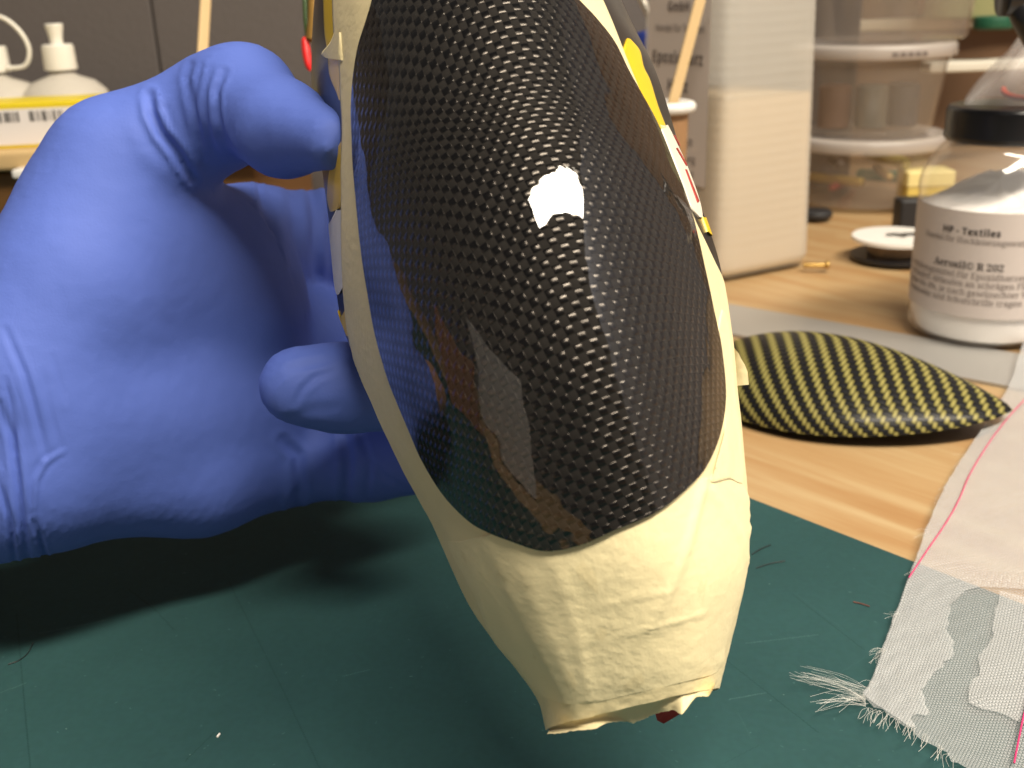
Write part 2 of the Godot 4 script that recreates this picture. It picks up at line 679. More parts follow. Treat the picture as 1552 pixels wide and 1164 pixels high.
	# paint on the body that the tape leaves bare
	obj("yellow_decal", loft_patch(outline([[491, -50], [492, 0], [494, 50], [499, 82], [501, 112], [512, 140], [516, 152]], 6, false), outline([[510, -50], [511, 0], [515, 50], [520, 82], [521, 112], [522, 140], [523, 152]], 6, false), 0.0005, 10, flat), M.yellow, root, at)
	obj("tape_tongue", loft_patch(outline([[512, 50], [505, 66], [493, 80], [495, 86], [508, 90]], 6, false), outline([[520, 50], [521, 64], [522, 78], [523, 86], [523, 92]], 6, false), 0.0011, 8, flat), M.tape, root, at)
	obj("yellow_decal", loft_patch(outline([[519, 215], [501, 262], [498, 300], [502, 320]], 6, false), outline([[523, 215], [522, 262], [520, 300], [515, 316]], 6, false), 0.0005, 10, flat), M.yellow, root, at)
	obj("white_decal", loft_patch(outline([[512, 318], [500, 340], [500, 390], [506, 425], [509, 438]], 6, false), outline([[522, 318], [523, 340], [523, 390], [523, 428], [524, 430]], 6, false), 0.0005, 10, flat), M.white, root, at)
	obj("yellow_decal", loft_patch(outline([[513, 470], [520, 490], [527, 508]], 6, false), outline([[526, 467], [529, 490], [533, 510]], 6, false), 0.0005, 10, flat), M.yellow, root, at)
	obj("yellow_decal", loft_patch(outline([[949, 59], [942, 84], [952, 112], [966, 148], [980, 184], [992, 196]], 6, false), outline([[953, 60], [968, 78], [974, 103], [984, 124], [996, 163], [1008, 194]], 6, false), 0.0005, 10, flat), M.yellow, root, at)
	obj("white_decal", loft_patch(outline([[998, 190], [1008, 215], [1026, 260], [1045, 312], [1058, 330]], 6, false), outline([[1010, 190], [1026, 222], [1042, 258], [1054, 290], [1063, 330]], 6, false), 0.0005, 10, flat), mat(Color(0.72, 0.66, 0.56), 0.4), root, at)
	for e in [[[1018, 206], [1027, 222], [1020, 206], [1028, 221]], [[1022, 226], [1037, 252], [1024, 225], [1039, 251]], [[1036, 258], [1054, 308], [1038, 258], [1057, 306]]]:
		obj("red_stroke", loft_patch(outline([e[0], e[1]], 6, false), outline([e[2], e[3]], 6, false), 0.0007, 6, flat), M.red, root, at)
	obj("yellow_decal", loft_patch(outline([[1062, 330], [1070, 352]], 6, false), outline([[1067, 330], [1077, 358]], 6, false), 0.0007, 6, flat), M.yellow, root, at)
	var rp := Geo.new()
	rp.lattice([PackedVector3Array([N(990, 1070, 0.25), N(1010, 1066, 0.25), N(1034, 1062, 0.25)]), PackedVector3Array([N(996, 1092, 0.249), N(1006, 1097, 0.248), N(1031, 1082, 0.249)]), PackedVector3Array([N(998, 1090, 0.256), N(1008, 1093, 0.256), N(1030, 1078, 0.256)])])
	obj("red_rim", rp.mesh(), M.red, root, at)
	# the lay-up
	var edge := outline([[600, -75], [568, 20], [550, 80], [542, 150], [543, 220], [549, 300], [556, 370], [566, 440], [579, 510], [600, 580], [627, 645], [652, 700], [684, 750], [722, 788], [775, 814], [830, 831], [880, 822], [930, 800], [985, 776], [1030, 742], [1062, 706], [1083, 655], [1090, 600], [1084, 530], [1072, 470], [1058, 402], [1040, 330], [1019, 268], [992, 200], [964, 146], [945, 112], [923, 68], [895, 32], [865, 0], [835, -40], [790, -90], [700, -110]], 8)
	rng.seed = 77
	var run := FastNoiseLite.new()
	run.seed = 12
	run.frequency = 1.0
	run.fractal_octaves = 2
	var resin := func(s, phi):        # runs and ripples of the wet resin
		return 0.00012 * run.get_noise_3d(s * 14.0, phi * 5.0, 1.0) + 0.000015 * run.get_noise_3d(s * 60.0, phi * 26.0, 9.0)
	obj("carbon_layup", star_patch(edge, Vector2(0.42, PI / 2), 0.0019, 110, 0.0078, resin, 0.009), M.carbon, root, at)

func edge_at(e: PackedVector2Array, s: float, beyond: float) -> float:
	if s <= e[0].x:
		return e[0].y
	for i in e.size() - 1:
		if s <= e[i + 1].x and e[i + 1].x > e[i].x:
			return lerpf(e[i].y, e[i + 1].y, (s - e[i].x) / (e[i + 1].x - e[i].x))
	var l := e[e.size() - 1]
	return lerpf(l.y, beyond, smoothstep(l.x, l.x + 0.05, s))

# ---------------------------------------------------------------- the hand: a distance field of tapered capsules, meshed as surface nets
func nets(bones: Array, k: float, cell: float) -> Geo:
	var lo := Vector3.ONE * 1e9
	var hi := -lo
	for b in bones:
		for e in [[b[0], b[2]], [b[1], b[3]]]:
			lo = lo.min(e[0] - Vector3.ONE * (e[1] + 6 * k))
			hi = hi.max(e[0] + Vector3.ONE * (e[1] + 6 * k))
	var nx := int((hi.x - lo.x) / cell) + 2
	var ny := int((hi.y - lo.y) / cell) + 2
	var nz := int((hi.z - lo.z) / cell) + 2
	var f := PackedFloat32Array()
	f.resize(nx * ny * nz)
	for b in bones:
		var pa: Vector3 = b[0]
		var ba: Vector3 = b[1] - b[0]
		var bl := maxf(ba.length_squared(), 1e-12)
		var r0: float = b[2]
		var dr: float = b[3] - b[2]
		var rm := maxf(b[2], b[3]) + 5 * k
		var a := ((pa.min(b[1]) - Vector3.ONE * rm - lo) / cell).floor().max(Vector3.ZERO)
		var z := ((pa.max(b[1]) + Vector3.ONE * rm - lo) / cell).ceil().min(Vector3(nx - 1, ny - 1, nz - 1))
		for iz in range(int(a.z), int(z.z) + 1):
			for iy in range(int(a.y), int(z.y) + 1):
				var at := (iz * ny + iy) * nx
				for ix in range(int(a.x), int(z.x) + 1):
					var q := lo + Vector3(ix, iy, iz) * cell - pa
					var h := clampf(q.dot(ba) / bl, 0.0, 1.0)
					var d := (q - ba * h).length() - (r0 + dr * h)
					if d < 5 * k:
						f[at + ix] += exp(-maxf(d, -0.02) / k)
	var g := Geo.new()
	var id := PackedInt32Array()
	id.resize(nx * ny * nz)
	id.fill(-1)
	var off := [0, 1, nx, nx + 1, nx * ny, nx * ny + 1, nx * ny + nx, nx * ny + nx + 1]
	var corner := [Vector3(0, 0, 0), Vector3(1, 0, 0), Vector3(0, 1, 0), Vector3(1, 1, 0), Vector3(0, 0, 1), Vector3(1, 0, 1), Vector3(0, 1, 1), Vector3(1, 1, 1)]
	var pairs := [[0, 1], [2, 3], [4, 5], [6, 7], [0, 2], [1, 3], [4, 6], [5, 7], [0, 4], [1, 5], [2, 6], [3, 7]]
	for iz in nz - 1:
		for iy in ny - 1:
			for ix in nx - 1:
				var at := (iz * ny + iy) * nx + ix
				var inside := 0
				for o in off:
					if f[at + o] > 1.0:
						inside += 1
				if inside == 0 or inside == 8:
					continue
				var sum := Vector3.ZERO
				var cnt := 0
				for e in pairs:
					var u := f[at + off[e[0]]]
					var w := f[at + off[e[1]]]
					if (u > 1.0) != (w > 1.0):
						var lu := -log(maxf(u, 1e-6))
						var lw := -log(maxf(w, 1e-6))
						sum += corner[e[0]].lerp(corner[e[1]], lu / (lu - lw))
						cnt += 1
				id[at] = g.put(lo + (Vector3(ix, iy, iz) + sum / cnt) * cell)
	var step := [1, nx, nx * ny]
	for iz in range(1, nz - 1):
		for iy in range(1, ny - 1):
			for ix in range(1, nx - 1):
				var at := (iz * ny + iy) * nx + ix
				for ax in 3:
					var u := f[at] > 1.0
					var w: bool = f[at + step[ax]] > 1.0
					if u == w:
						continue
					var p: int = step[(ax + 1) % 3]
					var q: int = step[(ax + 2) % 3]
					var c0 := id[at - p - q]
					var c1 := id[at - q]
					var c2 := id[at]
					var c3 := id[at - p]
					if c0 < 0 or c1 < 0 or c2 < 0 or c3 < 0:
						continue
					if u:
						g.tri(c0, c2, c1)
						g.tri(c0, c3, c2)
					else:
						g.tri(c0, c1, c2)
						g.tri(c0, c2, c3)
	return g

func relax(g: Geo, times: int, amount: float):
	for t in times:
		var sum := PackedVector3Array()
		sum.resize(g.v.size())
		var cnt := PackedInt32Array()
		cnt.resize(g.v.size())
		for k in range(0, g.ix.size(), 3):
			for q in 3:
				var a := g.ix[k + q]
				var b := g.ix[k + (q + 1) % 3]
				sum[a] += g.v[b]
				sum[b] += g.v[a]
				cnt[a] += 1
				cnt[b] += 1
		for i in g.v.size():
			if cnt[i]:
				g.v[i] = g.v[i].lerp(sum[i] / cnt[i], amount)

func split(g: Geo) -> Geo:         # each triangle into four
	var out := Geo.new()
	out.v = g.v
	out.uv = g.uv
	var made := {}
	for k in range(0, g.ix.size(), 3):
		var c := [g.ix[k], g.ix[k + 1], g.ix[k + 2]]
		var m := []
		for q in 3:
			var a: int = c[q]
			var b: int = c[(q + 1) % 3]
			var key := mini(a, b) * 1000000 + maxi(a, b)
			if not made.has(key):
				made[key] = out.put((out.v[a] + out.v[b]) / 2)
			m.append(made[key])
		out.tri(c[0], m[0], m[2])
		out.tri(m[0], c[1], m[1])
		out.tri(m[2], m[1], c[2])
		out.tri(m[0], m[1], m[2])
	return out

func carve(g: Geo, lines: Array):     # folds of the rubber: [path in pixels, half width in pixels, depth in mm, nearest and farthest distance]
	var n := PackedVector3Array()
	n.resize(g.v.size())
	for k in range(0, g.ix.size(), 3):
		var a := g.v[g.ix[k]]
		var w := (g.v[g.ix[k + 2]] - a).cross(g.v[g.ix[k + 1]] - a)
		for q in 3:
			n[g.ix[k + q]] += w
	var wob := FastNoiseLite.new()
	wob.seed = 9
	wob.frequency = 1.0
	var boxes := []
	for l in lines:
		var r := Rect2(l[0][0][0], l[0][0][1], 0, 0)
		for p in l[0]:
			r = r.expand(Vector2(p[0], p[1]))
		boxes.append(r.grow(l[1] * 3.5))
	for i in g.v.size():
		var nn := n[i].normalized()
		var p := g.v[i]
		var move := 0.00022 * wob.get_noise_3dv(p * 42.0) + 0.00012 * wob.get_noise_3dv(p * 130.0)
		if nn.dot(EYE - p) > -0.02:
			var s := proj(p)
			var z := depth(p) / zk
			for k in lines.size():
				if not boxes[k].has_point(s):
					continue
				var l: Array = lines[k]
				if z < l[3] or z > l[4]:
					continue
				var best := 1e9
				var along := 0.0
				for e in l[0].size() - 1:
					var a := Vector2(l[0][e][0], l[0][e][1])
					var b := Vector2(l[0][e + 1][0], l[0][e + 1][1])
					var c := Geometry2D.get_closest_point_to_segment(s, a, b)
					var d := c.distance_to(s)
					if d < best:
						best = d
						along = (e + (c - a).length() / maxf((b - a).length(), 1e-6)) / (l[0].size() - 1)
				var x: float = best / l[1]
				var fade := 0.25 + 0.75 * pow(maxf(0.0, sin(PI * clampf(along, 0.02, 0.98))), 0.6)
				move += 0.00068 * l[2] * fade * (-exp(-x * x) + 0.45 * exp(-pow((x - 2.0) / 0.8, 2)))
		g.v[i] = p + nn * move

func build_hand():
	zk = NEAR * 1.09
	var root := thing("gloved_hand", "hand in a blue rubber glove gripping the taped plug from the left, thumb on top", "hand", P(230, 520, 0.33))
	var turn := func(e: Array) -> float: return e[2] - 0.048 * clampf((430.0 - e[0]) / 430.0, 0, 1.15)     # the wrist comes towards the viewer
	var mm := func(a: Array, b: Array) -> Array:
		var za: float = turn.call(a)
		var zb: float = turn.call(b)
		return [P(a[0], a[1], za), P(b[0], b[1], zb), a[3] * 0.001 * zk * za / a[2], b[3] * 0.001 * zk * zb / b[2]]
	var bones := [
		mm.call([-20, 725, 0.352, 28], [50, 700, 0.348, 30]),
		mm.call([50, 700, 0.348, 26], [300, 705, 0.350, 22]),       # little finger side of the palm
		mm.call([300, 705, 0.350, 22], [430, 690, 0.352, 16]),
		mm.call([80, 580, 0.346, 30], [300, 540, 0.352, 24]),       # middle of the palm
		mm.call([300, 540, 0.352, 24], [440, 520, 0.372, 20]),
		mm.call([40, 560, 0.344, 30], [120, 420, 0.338, 26]),       # ball of the thumb
		mm.call([120, 420, 0.338, 26], [180, 255, 0.333, 20]),
		mm.call([150, 470, 0.342, 26], [240, 330, 0.340, 20]),
		mm.call([150, 330, 0.339, 24], [320, 400, 0.348, 22]),
		mm.call([170, 450, 0.344, 27], [340, 470, 0.353, 24]),
		mm.call([240, 390, 0.350, 23], [380, 365, 0.366, 18]),
		mm.call([200, 350, 0.338, 22], [350, 470, 0.347, 24]),
		mm.call([250, 330, 0.341, 16], [350, 400, 0.352, 20]),
		mm.call([90, 630, 0.345, 29], [370, 610, 0.352, 25]),      # to the root of the forefinger
		mm.call([380, 365, 0.366, 18], [500, 362, 0.388, 16]),
		mm.call([500, 362, 0.388, 16], [640, 380, 0.390, 10]),
		mm.call([180, 252, 0.333, 20], [335, 168, 0.314, 15.2]),    # thumb
		mm.call([335, 168, 0.314, 15.2], [368, 150, 0.302, 14.0]),
		mm.call([368, 152, 0.300, 13.9], [430, 196, 0.278, 11.3]),
		mm.call([430, 196, 0.276, 11.3], [502, 214, 0.256, 7.0]),
		mm.call([440, 520, 0.372, 18], [560, 500, 0.385, 11]),      # middle and ring finger pass behind the plug
		mm.call([560, 500, 0.385, 11], [720, 520, 0.372, 10]),
		mm.call([440, 620, 0.366, 15], [560, 640, 0.375, 11]),
		mm.call([560, 640, 0.375, 11], [720, 620, 0.350, 10]),
		mm.call([430, 690, 0.352, 15], [560, 692, 0.345, 13]),      # little finger
		mm.call([560, 692, 0.345, 13], [700, 690, 0.325, 11]),
		mm.call([720, 560, 0.335, 10], [630, 592, 0.302, 10.5]),    # its end comes back round the left edge
		mm.call([630, 592, 0.302, 10.5], [520, 588, 0.294, 11.2]),
		mm.call([520, 588, 0.294, 11.2], [452, 584, 0.290, 10.6]),
		mm.call([720, 620, 0.350, 10], [720, 560, 0.335, 10])]
	var g := nets(bones, 0.0031, 0.0023)
	relax(g, 3, 0.5)
	g = split(g)
	relax(g, 3, 0.5)
	var near := 0.27
	var far := 0.40
	carve(g, [
		[[[289, 98], [283, 119], [289, 155], [300, 202], [310, 248]], 5, 1.1, near, 0.34],
		[[[305, 98], [296, 130], [294, 162], [300, 190]], 4, 0.7, near, 0.34],
		[[[340, 108], [328, 137], [328, 170], [336, 206], [355, 238]], 5, 1.6, near, 0.34],
		[[[318, 100], [312, 140], [314, 190], [326, 235]], 4, 0.5, near, 0.34],
		[[[226, 145], [231, 173], [245, 202], [267, 231], [292, 270]], 6.5, 3.4, near, 0.36],
		[[[250, 165], [262, 205], [285, 245]], 6, 0.7, near, 0.35],
		[[[215, 175], [232, 215], [268, 250]], 12, 0.8, near, 0.36],
		[[[387, 258], [393, 288], [400, 312]], 4, 1.0, 0.33, far],
		[[[402, 290], [408, 360], [402, 460]], 9, 1.6, 0.33, far],
		[[[438, 265], [446, 340], [444, 440]], 7, 0.9, 0.33, far],
		[[[468, 262], [478, 330], [480, 430]], 7, 1.6, 0.33, far],
		[[[500, 262], [502, 420]], 6, 1.0, 0.33, far],
		[[[430, 668], [452, 690], [455, 740], [440, 790]], 7, 2.0, 0.31, far],
		[[[520, 640], [527, 700], [522, 770]], 7, 2.0, 0.31, far],
		[[[545, 650], [560, 700], [555, 765]], 5, 1.0, 0.31, far],
		[[[560, 690], [580, 720], [622, 745]], 4, 0.8, 0.31, far],
		[[[448, 612], [458, 590], [478, 572], [505, 562]], 5, 0.8, near, 0.31],
		[[[440, 558], [468, 552], [496, 546]], 6, 0.7, near, 0.31],
		[[[430, 640], [470, 622], [520, 618]], 8, 0.4, near, 0.31],
		[[[8, 500], [38, 569], [52, 620], [70, 692]], 5, 1.1, 0.22, far],
		[[[0, 612], [17, 661], [24, 706], [33, 792], [40, 845]], 5, 2.2, 0.22, far],
		[[[8, 575], [21, 644], [23, 685]], 4, 1.2, 0.22, far],
		[[[-6, 720], [15, 785], [22, 850]], 4, 1.7, 0.22, far],
		[[[53, 790], [65, 833], [72, 858]], 4, 1.6, 0.22, far],
		[[[96, 684], [70, 699], [55, 727], [52, 768], [56, 812]], 4, -0.9, 0.22, far],
		[[[64, 560], [76, 620], [92, 680]], 4, 0.4, 0.22, far],
		[[[80, 540], [100, 610]], 4, 0.3, 0.22, far]])
	obj("glove", g.mesh(), M.glove, root, -root.position)
	var arm := nets([mm.call([30, 725, 0.352, 21], [-120, 765, 0.36, 24]), mm.call([-120, 765, 0.36, 24], [-420, 830, 0.37, 28])], 0.0028, 0.004)
	relax(arm, 2, 0.5)
	obj("forearm", arm.mesh(), M.skin, root, -root.position)
	zk = 1.0

# ---------------------------------------------------------------- bench and the things on it
func plate(pts: Array, thick: float, material: Material, called: String, parent: Node, uvd: Vector3, at: Vector3) -> MeshInstance3D:   # a flat polygon with thickness
	var g := Geo.new()
	var flatp := PackedVector2Array()
	for p in pts:
		flatp.append(Vector2(p.x, p.z))
	var side := Vector3(-uvd.z, 0, uvd.x)
	for t in Geometry2D.triangulate_polygon(flatp):
		var p: Vector3 = pts[t]
		g.put(p, Vector2(p.dot(uvd), p.dot(side)))
		g.ix.append(g.v.size() - 1)
	if g.ix.size() > 2:
		var w := (g.v[2] - g.v[0]).cross(g.v[1] - g.v[0])
		if w.y < 0:
			g.ix.reverse()
	for i in pts.size():
		var a: Vector3 = pts[i]
		var b: Vector3 = pts[(i + 1) % pts.size()]
		var d := Vector3(0, -thick, 0)
		var k := g.v.size()
		for p in [a, b, a + d, b + d]:
			g.put(p, Vector2(p.dot(uvd), p.dot(side)))
		g.tri(k, k + 1, k + 2)
		g.tri(k + 1, k + 3, k + 2)
	return obj(called, g.mesh(false), material, parent, at)

func build_bench():
	var a := G(1130, 752)
	var b := G(1395, 855)
	var d := (b - a).normalized()
	var q := Vector3(-d.z, 0, d.x)              # towards the viewer
	if q.z < 0:
		q = -q
	# bench top, wood grain running along the mat's edge
	var g := Geo.new()
	var rows := []
	var uvs := []
	for r in 2:
		var row := PackedVector3Array()
		var ur := PackedVector2Array()
		for c in 2:
			var p := Vector3(lerpf(-1.6, 1.6, c), -0.003, lerpf(-1.75, 0.5, r))
			row.append(p)
			ur.append(Vector2(p.dot(d) / 0.55, p.dot(q) / 0.42))
		rows.append(row)
		uvs.append(ur)
	rows.append(PackedVector3Array([rows[1][0] + Vector3(0, -0.04, 0), rows[1][1] + Vector3(0, -0.04, 0)]))
	uvs.append(uvs[1])
	rows.append(PackedVector3Array([rows[0][0] + Vector3(0, -0.04, 0), rows[0][1] + Vector3(0, -0.04, 0)]))
	uvs.append(uvs[0])
	rows.append(rows[0])
	uvs.append(uvs[0])
	g.lattice(rows, uvs)
	struct("bench_top", g.mesh(false), M.wood)
	# cutting mat
	rng.seed = 31
	var size := 2048
	var im := Image.create(size, size, false, Image.FORMAT_RGBA8)
	var base := Color(0.023, 0.067, 0.068)
	var mn := FastNoiseLite.new()
	mn.seed = 2
	mn.frequency = 0.012
	mn.fractal_octaves = 4
	var small := Image.create(512, 512, false, Image.FORMAT_RGBA8)
	for y in 512:
		for x in 512:
			var t := 1.0 + 0.16 * mn.get_noise_2d(x, y) + 0.10 * (rng.randf() - 0.5)
			small.set_pixel(x, y, Color(base.r * t, base.g * t, base.b * t).linear_to_srgb())
	small.resize(size, size, Image.INTERPOLATE_CUBIC)
	im.blit_rect(small, Rect2i(0, 0, size, size), Vector2i.ZERO)
	var span := 0.8
	var org := a - d * 0.45
	var pen := func(x0, y0, x1, y1, col, w):       # a cut or rub mark between two pixels of the photograph
		var p0 := G(x0, y0) - org
		var p1 := G(x1, y1) - org
		var s0 := Vector2(p0.dot(d), p0.dot(q)) / span * size
		var s1 := Vector2(p1.dot(d), p1.dot(q)) / span * size
		var n := int(s0.distance_to(s1)) + 1
		for i in n + 1:
			var s := s0.lerp(s1, float(i) / n)
			for dx in w:
				var px := Vector2i(int(s.x) + dx, int(s.y))
				if px.x >= 0 and px.y >= 0 and px.x < size and px.y < size:
					im.set_pixelv(px, im.get_pixelv(px).lerp(col, 0.55 + 0.4 * rng.randf()))
	var dark := Color(0.008, 0.03, 0.03).linear_to_srgb()
	var pale := Color(0.06, 0.13, 0.125).linear_to_srgb()
	for e in [[346, 880, 375, 938], [375, 938, 429, 1046], [429, 1046, 478, 1150], [478, 1150, 500, 1200]]:
		pen.call(e[0], e[1], e[2], e[3], dark.lerp(base.linear_to_srgb(), 0.5), 1)
	for e in [[195, 893, 236, 925], [236, 925, 264, 955], [281, 1153, 325, 1110], [25, 930, 40, 1100], [40, 1100, 46, 1164], [1200, 900, 1310, 985], [1100, 1000, 1240, 1110]]:
		pen.call(e[0], e[1], e[2], e[3], dark.lerp(base.linear_to_srgb(), 0.4), 1)
	for e in [[1130, 975, 1240, 962], [1205, 790, 1225, 782], [0, 1050, 40, 1035], [520, 1025, 560, 1015], [1105, 1060, 1160, 1050], [60, 960, 160, 940]]:
		pen.call(e[0], e[1], e[2], e[3], pale, 1)
	for i in 160:
		var x := rng.randf_range(-20, 1552)
		var y := rng.randf_range(800, 1170)
		pen.call(x, y, x + rng.randf_range(-3, 3), y + rng.randf_range(-2, 2), pale.lerp(Color(0.6, 0.65, 0.6), 0.5 if i % 9 == 0 else 0.0), 1)
	for i in 26:
		var x := rng.randf_range(-20, 1552)
		var y := rng.randf_range(850, 1170)
		pen.call(x, y, x + rng.randf_range(-90, 90), y + rng.randf_range(-60, 60), base.linear_to_srgb().lerp(pale if i % 2 else dark, 0.25), 1)
	var mm := mat(Color(1, 1, 1), 0.62)
	mm.metallic_specular = 0.3
	mm.albedo_texture = ImageTexture.create_from_image(im)
	mm.texture_repeat = true
	mm.uv1_scale = Vector3(1 / span, 1 / span, 1)
	var o := Vector3(-org.dot(d) / span, 0, 0)
	mm.uv1_offset = Vector3(-org.dot(d) / span, -org.dot(q) / span, 0)
	var top := [a - d * 0.75, a + d * 0.62, a + d * 0.62 + q * 0.62, a - d * 0.75 + q * 0.62]
	var mo := plate(top, 0.0026, mm, "cutting_mat", self, d, Vector3.ZERO)
	if Vector3(-d.z, 0, d.x).dot(q) < 0:
		mm.uv1_scale.y = -1 / span
	tag(mo, "dark green cutting mat with fine cuts and specks across the near table", "cutting mat")
	# loose fibres
	var lint := func(called, px: Array, r, material, label, cat, group):
		var pts := []
		for e in px:
			pts.append(G(e[0], e[1], e[2] if e.size() > 2 else 0.0004))
		var s := obj(called, tube(smooth_path(pts, 6), r, 6), material)
		tag(s, label, cat, group)
	lint.call("carbon_strand", [[1140, 840], [1155, 831], [1168, 826]], 0.00022, M.black, "short thick black carbon strand on the mat right of the taped plug", "fibre", "loose strands on the mat")
	lint.call("carbon_strand", [[1146, 861], [1168, 854], [1190, 850]], 0.00016, M.black, "thin black carbon strand on the mat, just below the thick one", "fibre", "loose strands on the mat")
	lint.call("carbon_strand", [[12, 1007], [28, 1001], [42, 990], [50, 974]], 0.00016, M.black, "curved dark hair on the mat at the lower left of the picture", "fibre", "loose strands on the mat")
	lint.call("brown_strand", [[1293, 912], [1306, 915], [1318, 919]], 0.00020, mat(Color(0.18, 0.06, 0.04), 0.6), "tiny reddish brown strand on the mat near the fabric edge", "fibre", "loose strands on the mat")
	lint.call("white_crumb", [[329, 1117], [333, 1112]], 0.0004, M.white, "tiny white crumb on the mat below the glove", "crumb", "")
	# steel strip
	var tl := G(1105, 459)
	var tr := G(1528, 531)
	var e := (tr - tl).normalized()
	var n := Vector3(-e.z, 0, e.x)
	if n.z < 0:
		n = -n
	tl -= e * 0.25
	tr += e * 0.3
	var h := Vector3(0, -0.0008, 0)
	var sm: StandardMaterial3D = M.steel
	sm.normal_enabled = true
	sm.normal_texture = grain(0.02, 6, 2.0)
	sm.normal_scale = 0.12
	sm.uv1_scale = Vector3(3, 60, 1)
	var ro := plate([tl + h, tr + h, tr + n * 0.062 + h, tl + n * 0.062 + h], 0.0019, sm, "steel_strip", self, e, Vector3.ZERO)
	tag(ro, "brushed grey metal strip lying behind the yellow and black canopy", "metal strip")

func build_canopy():
	# a finished canopy of black and yellow twill, lying open side down
	var a := G(1052, 556)
	var b := G(1534, 634, 0.006)
	var c := (a + b) / 2
	c.y = 0
	var root := thing("woven_canopy", "small domed canopy of yellow and black twill lying on the wood", "canopy", c)
	var d := b - a
	d.y = 0
	var len := d.length()
	d = d.normalized()
	var q := Vector3(-d.z, 0, d.x)
	if q.z < 0:
		q = -q
	for layer in 2:
		var g := Geo.new()
		var rows := []
		var uvs := []
		var k := 1.0 if layer == 0 else 0.97
		for i in 49:
			var t := i / 48.0
			var w := pow(maxf(sin(PI * pow(t, 0.92)), 0.0), 0.62)
			var near := 0.069 * w
			var far := 0.034 * w
			var hgt := 0.033 * pow(maxf(sin(PI * pow(t, 0.82)), 0.0), 0.85)
			var lift := 0.010 * pow(t, 3.0) + 0.0005
			var row := PackedVector3Array()
			var ur := PackedVector2Array()
			for j in 41:
				var f := PI * j / 40.0
				var x := cos(f)
				var y := pow(sin(f), 1.15)
				var side := (near if x > 0 else far) * x * k
				row.append(a - c + d * (len * (0.5 + (t - 0.5) * k)) + q * side + Vector3(0, -a.y + lift + hgt * y * k - (0.0 if layer == 0 else 0.0006), 0))
				var su := (j / 40.0 - 0.5) * -0.105 * w
				var sv := t * len
				var tw := deg_to_rad(-4.0)
				ur.append(Vector2(su * cos(tw) - sv * sin(tw), su * sin(tw) + sv * cos(tw)) / 0.0092)
			rows.append(row)
			uvs.append(ur)
		g.lattice(rows, uvs, false, false)
		obj("shell" if layer == 0 else "lining", g.mesh(), M.kevlar if layer == 0 else M.black_matt, root)

